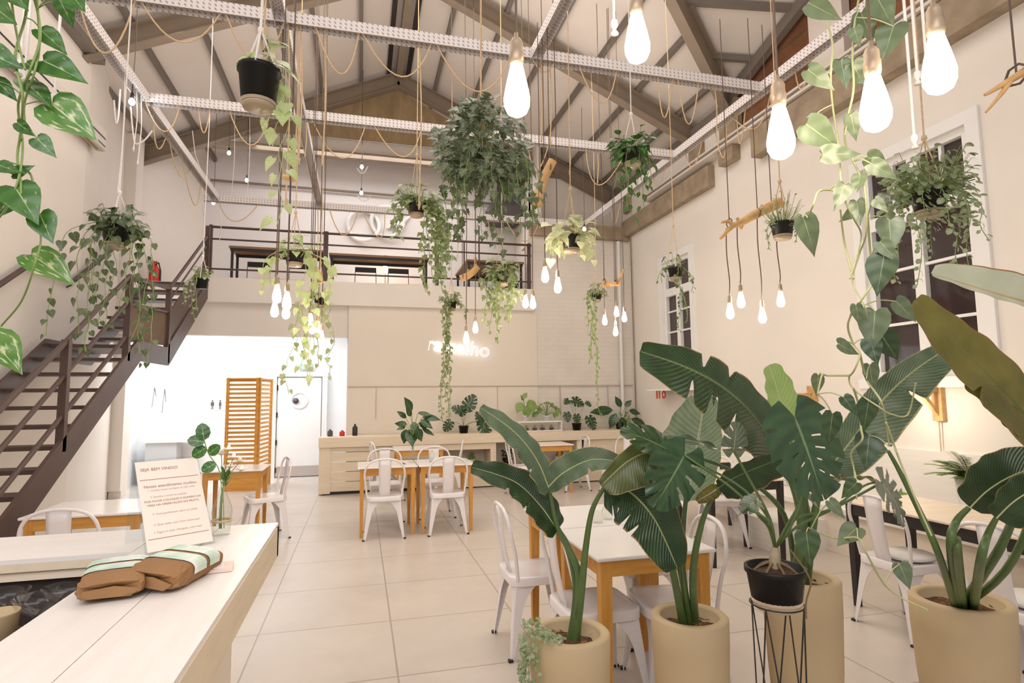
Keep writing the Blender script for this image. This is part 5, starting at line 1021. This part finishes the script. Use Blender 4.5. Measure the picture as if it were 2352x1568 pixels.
leafplant(1425, 998, D, 'wide-leaved dark philodendron at right end of the back counter', 'ovate', l_mon, [(-20, -48, -78, -42, .8), (-10, -38, -28, -2, 1), (0, -55, -14, -82, 1), (12, -55, 28, -72, 1.1), (22, -45, 52, -38, 1), (30, -25, 62, -10, 1), (2, -30, 8, 12, 1), (40, -18, 50, 14, 1)], (.09, .13), seed=7)
for k, x in enumerate((1209, 1228, 1246, 1267)):
    c = V((PY(x, 990, 10.25).x, 10.25, BH+.022)); t = thing('jar_plant', 'glass jar with a small plant in white crate, %s from left' % ORD[k], 'jar plant', c, 0, 'jars in the white crate')
    MB().lathe([(0, 0), (.04, 0), (.048, .02), (.048, .07), (.035, .09), (.033, .09), (.045, .07), (.045, .02), (.038, .004), (0, .004)], (0, 0, 0), 16).build('jar', m_glass, t); MB().lathe([(0, .005), (.04, .005), (.044, .04), (0, .05)], (0, 0, 0), 12).build('soil', m_soil, t)
    l = MB(); [leaf(l, V((0, 0, .045)), V((math.cos(a), math.sin(a), 1.6)), V((math.cos(a), math.sin(a), -.3)), .06, 'lance', .2) for a in (0, 1.2, 2.4, 3.6, 4.8)]; l.build('foliage', l_fern, t)
for (x, y, lab, ww, mt) in [(1082, 1068, 'small ferny plant inside the open counter shelf, left bay', .09, l_fern), (1165, 1078, 'dark trailing plant in black pot inside counter shelf, middle bay', .16, l_mon), (1285, 1070, 'small plant in white pot inside counter shelf, behind pine table', .1, l_ivyl), (1332, 1065, 'tiny plant inside counter shelf, right bay', .06, l_fern)]:
    q = PZ(x, y, .45); c = V((PY(x, 1080, 10.35).x, 10.38, .33)); t = thing('shelf_plant', lab, 'potted plant', c, 0, 'plants inside the counter shelves'); MB().lathe([(0, 0), (.06, 0), (.075, .13), (.07, .13), (0, .12)], (0, 0, 0), 14).build('pot', m_pot if ww > .12 else m_white, t); l = MB(); rn = random.Random(x)
    for k in range(int(260*ww)): a = rn.uniform(0, 6.28); leaf(l, V((ww*.5*math.cos(a)*rn.random(), ww*.4*math.sin(a)*rn.random(), .13+rn.uniform(-.03, ww))), V((math.cos(a), math.sin(a)-.4, rn.uniform(-1, .6))), V((0, -1, .5)), .06, 'ovate', .3)
    l.build('foliage', mt, t)
# peace lily in carafe on the centre table
c = V((.63, 7.22, .786)); t = thing('table_plant', 'dark-leaved peace lily in glass bottle on centre pine tables', 'plant', c)
MB().lathe([(0, 0), (.05, 0), (.055, .03), (.03, .12), (.018, .18), (.02, .24), (.018, .24), (.015, .18), (.027, .12), (.05, .03), (0, .005)], (0, 0, 0), 18).build('bottle', m_glass, t)
s = MB(); l = MB(); o = V((0, 0, .2)); kx = c.y/F*.985
Q = PZ(948, 1068, .786); 
for (x0, y0, x1, y1, w) in [(945.7, 950.5, 930, 919, .85), (944, 962, 933, 942, 1), (933, 966, 912, 949, .9), (934, 981, 904, 975, .8), (930, 984, 911, 990, .8), (958, 954, 992, 957, .6), (970, 963, 1010, 967, .7), (965, 970, 993, 988, .9), (969, 990, 1000, 1005, .6), (955, 988, 971, 1020, 1), (942, 992, 946, 1026, 1.2), (933, 992, 928, 1024, 1.1), (950, 975, 955, 1000, 1), (962, 975, 980, 992, .8)]:
    a = rt*((x0-948)*kx)+V((0, R(-.06, .06), -(y0-1066)*kx)); b = rt*((x1-948)*kx)+V((0, R(-.12, .05), -(y1-1066)*kx)); s.tube(smooth_path([V((0, 0, .1)), V((0, 0, .33)), a], 4), .0035, 5); leaf(l, a, b-a, V((.1, -1, .5)), (b-a).length, 'ovate', .15, .12, w)
s.build('stem', m_stem, t); l.build('foliage', l_mon, t)
tag(MB().lathe([(0, 0), (.03, 0), (.032, .08), (.014, .11), (.014, .14), (0, .14)], (.86, 7.2, .786), 14).build('sanitiser_bottle', mat('frosted_clear_bottle', (.85, .85, .85), .2, trans=.5)), 'small clear bottle standing right of the peace lily', 'bottle')
tag(MB().box((-.06, -.04, 0), (.06, .04, .004), Matrix.Translation((.5, 7.12, .80)) @ Matrix.Rotation(.5, 4, 'Z') @ Matrix.Rotation(.45, 4, 'Y')).build('table_card', m_paper), 'white card leaning on the peace lily bottle', 'card')
for k, (x, y, lab) in enumerate([(1.45, 3.45, 'clear glass tumbler on the near table, left of two'), (1.55, 3.52, 'clear glass tumbler on the near table, right of two')]):
    tag(MB().lathe([(0, 0), (.03, 0), (.034, .08), (.032, .08), (.028, .006), (0, .006)], (x, y, .786), 18).build('tumbler', m_glass), lab, 'glass', 'tumblers on the near table')
# bench plants
leafplant(2052, 1105, 4.3, 'potted plant in black pot on the wall bench under lamp', 'ovate', l_fern, [(-18, -45, -26, -25, 1.3), (-5, -55, 0, -78, 1.3), (10, -45, 22, -60, 1.3), (2, -40, 4, -60, 1.3), (-12, -42, -22, -58, 1.2)], (.07, .11), z=.452, seed=8)
c = PX(2228, 1085, 4.92); t = thing('potted_fern', 'pale green sword fern on the bench behind round banana leaves', 'potted plant', V((4.92, c.y, .451))); fh = max(.25, c.z-.451-.05)
MB().lathe([(0, 0), (.08, 0), (.11, fh), (.10, fh), (0, fh-.02)], (0, 0, 0), 18).build('pot', m_white, t); l = MB(); rn = random.Random(9)
for k in range(44):
    a = rn.uniform(0, 6.28); ln = rn.uniform(.25, .42); e = V((math.cos(a)*(.6 if math.cos(a) > 0 else 1), math.sin(a), rn.uniform(.35, 1.5))).normalized(); pts = [V((0, 0, fh))+e*ln*u+V((0, 0, -.35*ln*u*u)) for u in (0, .25, .5, .75, 1)]; l.tube(pts, .003, 4)
    for p, q in zip(pts, pts[1:]):
        for f in (0, .2, .4, .6, .8):
            m_ = p.lerp(q, f); sd = e.cross(V((0, 0, 1))).normalized()
            for sg in (-1, 1): leaf(l, m_, sd*sg+e*.3, V((0, 0, 1)), .055, 'lance', .2, .1, 1.6)
l.build('foliage', l_fern, t)
t = thing('potted_plant', 'small sparse plant at the counter corner by right wall', 'potted plant', V((4.95, 10.3, .931))); l = MB(); rn = random.Random(12)
for k in range(26): a = rn.uniform(0, 6.28); leaf(l, V((rn.uniform(-.08, .08), rn.uniform(-.05, .05), rn.uniform(.08, .3))), V((math.cos(a), math.sin(a), .6)), V((0, -1, .4)), .06, 'ovate', .2)
l.build('foliage', l_fern, t); MB().lathe([(0, 0), (.05, 0), (.06, .1), (0, .09)], (0, 0, 0), 12).build('pot', m_white, t)
# ================================================================ PLANTERS AND BIG PLANTS
def planter(x, y, r, h, rb, lab, name='stone_planter'):
    c = PZ(x, y, h); t = thing(name, lab, 'planter', (c.x, c.y, 0), 0, 'tall sandstone planters')
    MB().lathe([(0, 0), (rb*.95, 0), (rb, .01), (r*.93, h*.45), (r*.99, h*.8), (r, h-.008), (r-.008, h), (r-.036, h), (r-.043, h-.01), (r-.045, h-.06), (0, h-.06)], (0, 0, 0), 64).build('planter_body', m_stone, t)
    MB().disc((0, 0, h-.055), r-.045, 28, .018, .009).build('soil', m_soil, t)
    rn = random.Random(x); mb = MB()
    for k in range(26): a = rn.uniform(0, 6.28); q = rn.uniform(.02, r-.06); mb.add([V((q*math.cos(a), q*math.sin(a), h-.04))+V((rn.uniform(-.016, .016), rn.uniform(-.016, .016), rn.uniform(0, .016))) for _ in range(4)], [(0, 1, 2), (0, 2, 3), (0, 3, 1), (1, 3, 2)])
    mb.build('bark_chips', mat('bark_chip', (.30, .14, .06), .9), t)
    return t, V((c.x, c.y, h-.05))
def bigplant(lab, base, stalks, leaves, name='banana_plant', stalkr=.014):
    t = thing(name, lab, 'large potted plant', base); o = base
    for (pts, r) in stalks:
        q = [P(*p)-o if not isinstance(p, Vector) else p-o for p in pts]; sp = smooth_path(q, 6); MB().tube(sp, [r*(1.25-.75*i/len(sp)) for i in range(len(sp))], 10).build('leaf_stalk', m_stalk, t)
    for L_ in leaves:
        mb = MB()
        mids = [P(*p)-o for p in L_['m']]; nrm = L_.get('n', (0, -1, .35)); nm = V(nrm)
        big_leaf(mb, mids, L_['w'][0], L_['w'][1], nm, L_.get('fold', .25), L_.get('notch', ()), n=L_.get('k', 72), seed=len(t.children), nrm2=L_.get('n2'), wave=L_.get('wave', .006))
        lf_ = mb.build('leaf', L_.get('mat', l_ban), t)
        rb = MB(); sp = smooth_path(mids, 6); rb.tube([q for q in sp[:-1]], [.0038*(1.1-i/len(sp)) for i in range(len(sp)-1)], 5); rb.build('midrib', L_.get('rib', m_stem2), lf_)
    return t
t1, b1 = planter(1308, 1448, .168, .60, .13, 'sandstone planter holding the small banana plant, beside near table')
t2, b2 = planter(1583, 1410, .168, .60, .135, 'sandstone planter right of the near table corner')
t3, b3 = planter(1838, 1322, .172, .72, .14, 'sandstone planter standing behind the black pot on wire stand')
t4, b4 = planter(2205, 1372, .205, .62, .165, 'wide sandstone planter at the right, nearest the long table')
# creeping plant spilling over planter one
l = MB(); rn = random.Random(2); o = b1
t = thing('creeping_plant', 'fine grey-green creeper spilling over the small banana planter', 'plant', o)
for k in range(420):
    u = rn.random(); a = math.radians(rn.uniform(150, 235)); rad = rn.uniform(.06, .19) if u < .6 else .185+rn.uniform(0, .03)
    if u < .6: z = .02+rn.uniform(0, .03)+(.04 if rad > .12 else 0)
    else: a = math.radians(rn.uniform(165, 215)); z = .04-rn.uniform(0, 1)**1.3*.26; rad -= .0+.1*0
    leaf(l, V((rad*math.cos(a), rad*math.sin(a), z)), V((math.cos(a)+rn.uniform(-1, 1), math.sin(a)+rn.uniform(-1, 1), rn.uniform(-.6, .6))), V((0, -1, .8)), .014*rn.uniform(.7, 1.3), 'round', .1)
l.build('foliage', l_round, t); mb = MB()
for k in range(14):
    a = math.radians(165+k*3.6); mb.tube([V((.08*math.cos(a), .08*math.sin(a), .015)), V((.165*math.cos(a), .165*math.sin(a), .065)), V((.19*math.cos(a), .19*math.sin(a), .02)), V((.195*math.cos(a), .195*math.sin(a), -.06-.1*((k*5) % 3)/2))], .0012, 4)
mb.build('stems', m_stem, t)
B1 = b1
bigplant('small banana plant with three grey-green leaves in first sandstone planter', B1,
  [([B1+V((.02, 0, 0)), (1330, 1330, 2.42), (1302, 1250, 2.42), (1278, 1205, 2.4), (1262, 1125, 2.38)], .015), ([B1+V((.03, .01, 0)), (1336, 1350, 2.4), (1345, 1260, 2.38), (1360, 1172, 2.35), (1388, 1118, 2.33)], .015), ([B1+V((.01, .02, 0)), (1322, 1360, 2.45), (1306, 1270, 2.44), (1280, 1222, 2.42)], .013), ([B1+V((.035, .01, 0)), (1330, 1370, 2.4), (1342, 1300, 2.4)], .013)],
  [dict(m=[(1262, 1125, 2.38), (1232, 1055, 2.36), (1180, 990, 2.34), (1103, 935, 2.32)], w=(.085, .048), n=(.5, -1, .3), mat=l_banl, notch=[(.3, -1, .5), (.55, -1, .35)], fold=.3),
   dict(m=[(1280, 1218, 2.42), (1240, 1160, 2.4), (1180, 1105, 2.38), (1082, 1072, 2.36)], w=(.09, .08), n=(.1, -.8, .7), notch=[(.45, -1, .45), (.7, -1, .4)], fold=.25),
   dict(m=[(1258, 1120, 2.38), (1295, 1085, 2.36), (1360, 1055, 2.34), (1432, 1062, 2.3)], w=(.06, .055), n=(0, -.7, .8), n2=(0, -1, -.2), mat=l_banl, notch=[(.6, 1, .6)], fold=.4),
   dict(m=[(1388, 1118, 2.33), (1440, 1125, 2.3), (1502, 1190, 2.27), (1556, 1305, 2.24)], w=(.115, .14), n=(-.2, -1, .3), mat=l_ban, notch=[(.12, 1, .5), (.25, 1, .75), (.34, 1, .6), (.5, 1, .5), (.63, 1, .6), (.4, -1, .3)], fold=.28, rib=m_stem2)])
B2 = b2
bigplant('banana plant with folded olive leaf in second sandstone planter', B2,
  [([B2+V((-.03, 0, 0)), (1545, 1310, 2.42), (1530, 1260, 2.42)], .016), ([B2, (1567, 1300, 2.45), (1570, 1200, 2.45), (1580, 1110, 2.45)], .014), ([B2+V((.03, 0, 0)), (1592, 1310, 2.42), (1615, 1190, 2.42), (1650, 1120, 2.42)], .015), ([B2+V((.01, .03, 0)), (1560, 1300, 2.5), (1520, 1190, 2.5), (1470, 1100, 2.5), (1455, 1070, 2.45)], .011)],
  [dict(m=[(1530, 1050, 2.3), (1490, 1038, 2.28), (1440, 1060, 2.26), (1380, 1115, 2.24)], w=(.13, .05), n=(0, -1, .2), mat=leafmat('dull_olive_leaf', (.07, .09, .02), (.14, .17, .05), (.3, .3, .12), 30, transl=.25, edge=(.4, .3, .15)), fold=.35),
   dict(m=[(1455, 1072, 2.45), (1500, 1035, 2.5), (1570, 1010, 2.55), (1650, 1030, 2.6)], w=(.04, .05), n=(0, -.6, .9), mat=l_banl),
   dict(m=[(1650, 1120, 2.42), (1690, 1095, 2.42), (1760, 1065, 2.42), (1840, 1035, 2.42)], w=(.06, .095), n=(0, -1, -.3), mat=l_ban, fold=.3, rib=m_stalk), dict(m=[(1650, 1120, 2.42), (1628, 1135, 2.41), (1600, 1150, 2.4)], w=(.03, .03), n=(0, -1, .4), mat=l_bano)])
B3 = b3
bigplant('tall banana plant with giant dark torn leaf, behind the monstera', B3,
  [([B3+V((-.04, 0, 0)), (1840, 1200, 2.6), (1812, 1090, 2.65), (1775, 1030, 2.65)], .018), ([B3, (1848, 1180, 2.65), (1830, 1060, 2.7), (1805, 1000, 2.75)], .02), ([B3+V((.03, 0, 0)), (1870, 1190, 2.62), (1885, 1120, 2.6), (1915, 1060, 2.58)], .016), ([B3+V((0, .03, 0)), (1800, 1180, 2.8), (1700, 1090, 2.9), (1600, 1050, 3.0)], .012), ([B3+V((.02, .02, 0)), (1855, 1210, 2.7), (1835, 1110, 2.72), (1818, 1090, 2.72)], .02)],
  [dict(m=[(1782, 1040, 2.62), (1748, 975, 2.6), (1700, 920, 2.58), (1635, 872, 2.56), (1560, 836, 2.54), (1470, 806, 2.52)], w=(.225, .125), n=(.25, -1, .35), mat=l_ban, notch=[(.40, -1, .7), (.55, -1, .85), (.58, -1, .7), (.72, -1, .9), (.5, 1, .4), (.66, 1, .8)], fold=.15, rib=m_stalk, k=110),
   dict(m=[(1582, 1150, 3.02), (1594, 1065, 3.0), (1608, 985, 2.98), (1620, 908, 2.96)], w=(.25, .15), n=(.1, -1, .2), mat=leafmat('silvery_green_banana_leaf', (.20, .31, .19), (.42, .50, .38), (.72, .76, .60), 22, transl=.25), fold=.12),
   dict(m=[(1815, 1060, 2.75), (1802, 980, 2.75), (1786, 900, 2.75), (1766, 838, 2.75)], w=(.10, .115), n=(.1, -1, .2), mat=leafmat('fresh_banana_leaf', (.25, .40, .12), (.38, .52, .20), (.6, .68, .4), 20, transl=.4), fold=.2),
   dict(m=[(1905, 1075, 2.6), (1960, 1005, 2.58), (2030, 915, 2.56), (2100, 850, 2.55), (2188, 792, 2.55)], w=(.075, .135), n=(-.4, -1, .35), mat=l_banl, notch=[(.62, 1, .85), (.3, 1, .3)], fold=.3, rib=m_stem2),
   dict(m=[(1880, 1110, 2.6), (1930, 1098, 2.6), (1980, 1095, 2.6), (2035, 1112, 2.6)], w=(.02, .035), n=(0, -.4, 1), mat=l_bano)])
B4 = b4
bigplant('banana plant with olive and silver leaves reaching in from right edge', B4,
  [([B4+V((-.03, 0, 0)), (2155, 1270, 2.15), (2110, 1170, 2.18), (2065, 1080, 2.2), (2040, 1035, 2.2)], .012), ([B4+V((-.01, 0, 0)), (2185, 1260, 2.1), (2195, 1200, 2.1), (2226, 1165, 2.08)], .016), ([B4+V((.05, -.02, 0)), (2252, 1290, 2.05), (2268, 1230, 2.03), (2288, 1190, 2.0)], .015), ([B4+V((.04, .03, 0)), (2290, 1270, 2.2), (2350, 1150, 2.2), (2450, 1060, 2.15)], .016), ([B4+V((.06, .03, 0)), (2330, 1280, 2.3), (2420, 1000, 2.3), (2470, 760, 2.3)], .014), ([B4+V((.01, .0, 0)), (2200, 1280, 2.1), (2200, 1235, 2.1)], .017)],
  [dict(m=[(2450, 1060, 2.15), (2350, 945, 2.12), (2260, 850, 2.1), (2180, 775, 2.1), (2100, 690, 2.1)], w=(.12, .12), n=(0, -1, .1), mat=l_bano, fold=.1, wave=.004, rib=m_stalk, k=90, notch=[(.48, -1, .5)]),
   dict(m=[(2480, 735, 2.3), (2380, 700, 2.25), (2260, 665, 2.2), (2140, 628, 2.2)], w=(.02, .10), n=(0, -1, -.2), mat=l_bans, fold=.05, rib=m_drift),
   dict(m=[(2450, 1075, 2.15), (2370, 985, 2.12), (2290, 915, 2.1), (2215, 866, 2.1)], w=(.075, .02), n=(0, -1, .1), mat=l_bano, fold=.05, rib=m_stalk),
   dict(m=[(2228, 1165, 2.08), (2270, 1125, 2.06), (2330, 1090, 2.05), (2420, 1060, 2.05)], w=(.115, .10), n=(.1, -1, .2), mat=l_ban, fold=.12, rib=m_stem2),
   dict(m=[(2288, 1190, 2.0), (2330, 1150, 1.98), (2390, 1115, 1.96), (2460, 1090, 1.95)], w=(.07, .10), n=(.1, -1, .4), mat=l_ban, fold=.3, rib=m_stem2)])
# monstera on wire stand
mc = P(1780, 1300, 2.02); r_ = .098
pt = thing('plant_stand', 'black wire stand with crossing rods under the black pot', 'plant stand', (mc.x, mc.y, 0)); hz = mc.z-.145
for z, q in ((hz+.02, .088), (.02, .10)): MB().tube([(q*math.cos(a*math.pi/12), q*math.sin(a*math.pi/12), z) for a in range(25)], .003, 6).build('ring', m_black, pt)
for k in range(4):
    a = k*math.pi/2+.5; p = V((.09*math.cos(a), .09*math.sin(a), hz+.02)); q1 = V((.10*math.cos(a+1.2), .10*math.sin(a+1.2), .0)); q2 = V((.10*math.cos(a-1.2), .10*math.sin(a-1.2), 0))
    MB().tube([p, q1], .0028, 6).build('leg', m_black, pt); MB().tube([p, q2], .0028, 6).build('leg', m_black, pt)
ct = thing('potted_monstera', 'monstera with huge split leaves in black pot on wire stand', 'large potted plant', (mc.x, mc.y, hz+.03)); hh = .145-.03
MB().lathe([(0, 0), (r_*.83, 0), (r_*.97, hh-.02), (r_*1.04, hh-.018), (r_*1.04, hh), (r_*.95, hh), (r_*.92, hh-.035), (0, hh-.035)], (0, 0, 0), 40).build('pot', m_pot, ct)
MB().lathe([(0, -.02), (r_*.7, -.02), (r_*.84, .012), (r_*.86, .0), (r_*.72, -.025), (0, -.026)], (0, 0, 0), 30).build('saucer', m_saucer, ct)
MB().disc((0, 0, hh-.03), r_*.92, 20, .035, .006).build('soil', m_soil, ct)
o = V((mc.x, mc.y, hz+.03)); cr0 = V((0, 0, hh-.01))
mb = MB(); mb.tube([cr0-V((0, 0, .02)), cr0+V((.0, 0, .03)), cr0+V((.004, 0, .075))], [.022, .02, .012], 9); mb.build('crown', mat('bulbous_crown', (.45, .36, .24), .7, noise=.3, scale=30), ct)
rts = MB()
for k in range(7): a = k*.9; rts.tube(smooth_path([cr0+V((0, 0, .03)), cr0+V((.05*math.cos(a), .05*math.sin(a), .01)), cr0+V((.085*math.cos(a), .085*math.sin(a), -.02))], 3), .0045, 5)
rts.tube([q-o for q in smooth_path([P(1815, 1262, 1.98), P(1850, 1310, 1.93), P(1862, 1340, 1.92), P(1852, 1380, 1.92), P(1852, 1420, 1.92)], 5)], .003, 6)
rts.build('aerial_roots', m_root, ct)
K0 = cr0+V((.004, 0, .07))
for (via, c, tip, Rr, mt, n, slots, dep, dr) in [
  ([(1800, 1220, 1.98), (1850, 1120, 1.98), (1845, 1000, 2.0)], (1825, 957, 1.95), (1885, 1108, 1.9), .225, l_mon, (-.1, -1, .25), 4, .34, .1),
  ([(1760, 1200, 2.0), (1680, 1120, 2.05)], (1572, 1045, 2.1), (1506, 1170, 2.05), .175, l_mon, (.1, -1, .35), 4, .62, .15),
  ([(1765, 1190, 2.05), (1690, 1110, 2.2)], (1530, 1030, 2.25), (1475, 1000, 2.25), .15, l_mon, (.2, -.8, .9), 3, .5, .2),
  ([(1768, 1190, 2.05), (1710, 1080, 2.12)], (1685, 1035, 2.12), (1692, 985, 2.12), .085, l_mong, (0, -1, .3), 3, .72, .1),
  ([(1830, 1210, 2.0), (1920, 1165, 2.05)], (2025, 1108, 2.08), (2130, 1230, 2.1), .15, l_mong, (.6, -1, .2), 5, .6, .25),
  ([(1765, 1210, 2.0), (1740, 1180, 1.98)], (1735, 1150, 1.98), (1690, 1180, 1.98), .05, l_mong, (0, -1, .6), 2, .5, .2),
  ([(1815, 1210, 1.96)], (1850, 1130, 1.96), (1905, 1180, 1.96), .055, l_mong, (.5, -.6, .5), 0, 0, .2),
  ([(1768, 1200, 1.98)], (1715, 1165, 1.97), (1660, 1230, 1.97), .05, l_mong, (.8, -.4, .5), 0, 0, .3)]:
    a = P(*c)-o; b = P(*tip)-o
    MB().tube(smooth_path([K0]+[P(*q)-o for q in via]+[a], 5), .0048, 7).build('leaf_stalk', m_stalk, ct)
    mb = MB(); monstera(mb, a, b-a, n, Rr, max(slots, 2), dep, .12, seed=int(c[0]), droop=dr); mb.build('leaf', mt, ct)
MB().tube(smooth_path([K0, P(1830, 1190, 1.97)-o, P(1905, 1170, 2.0)-o, P(1985, 1115, 2.06)-o, P(2020, 1108, 2.08)-o], 5), .004, 6).build('leaf_stalk', m_stalk, ct)
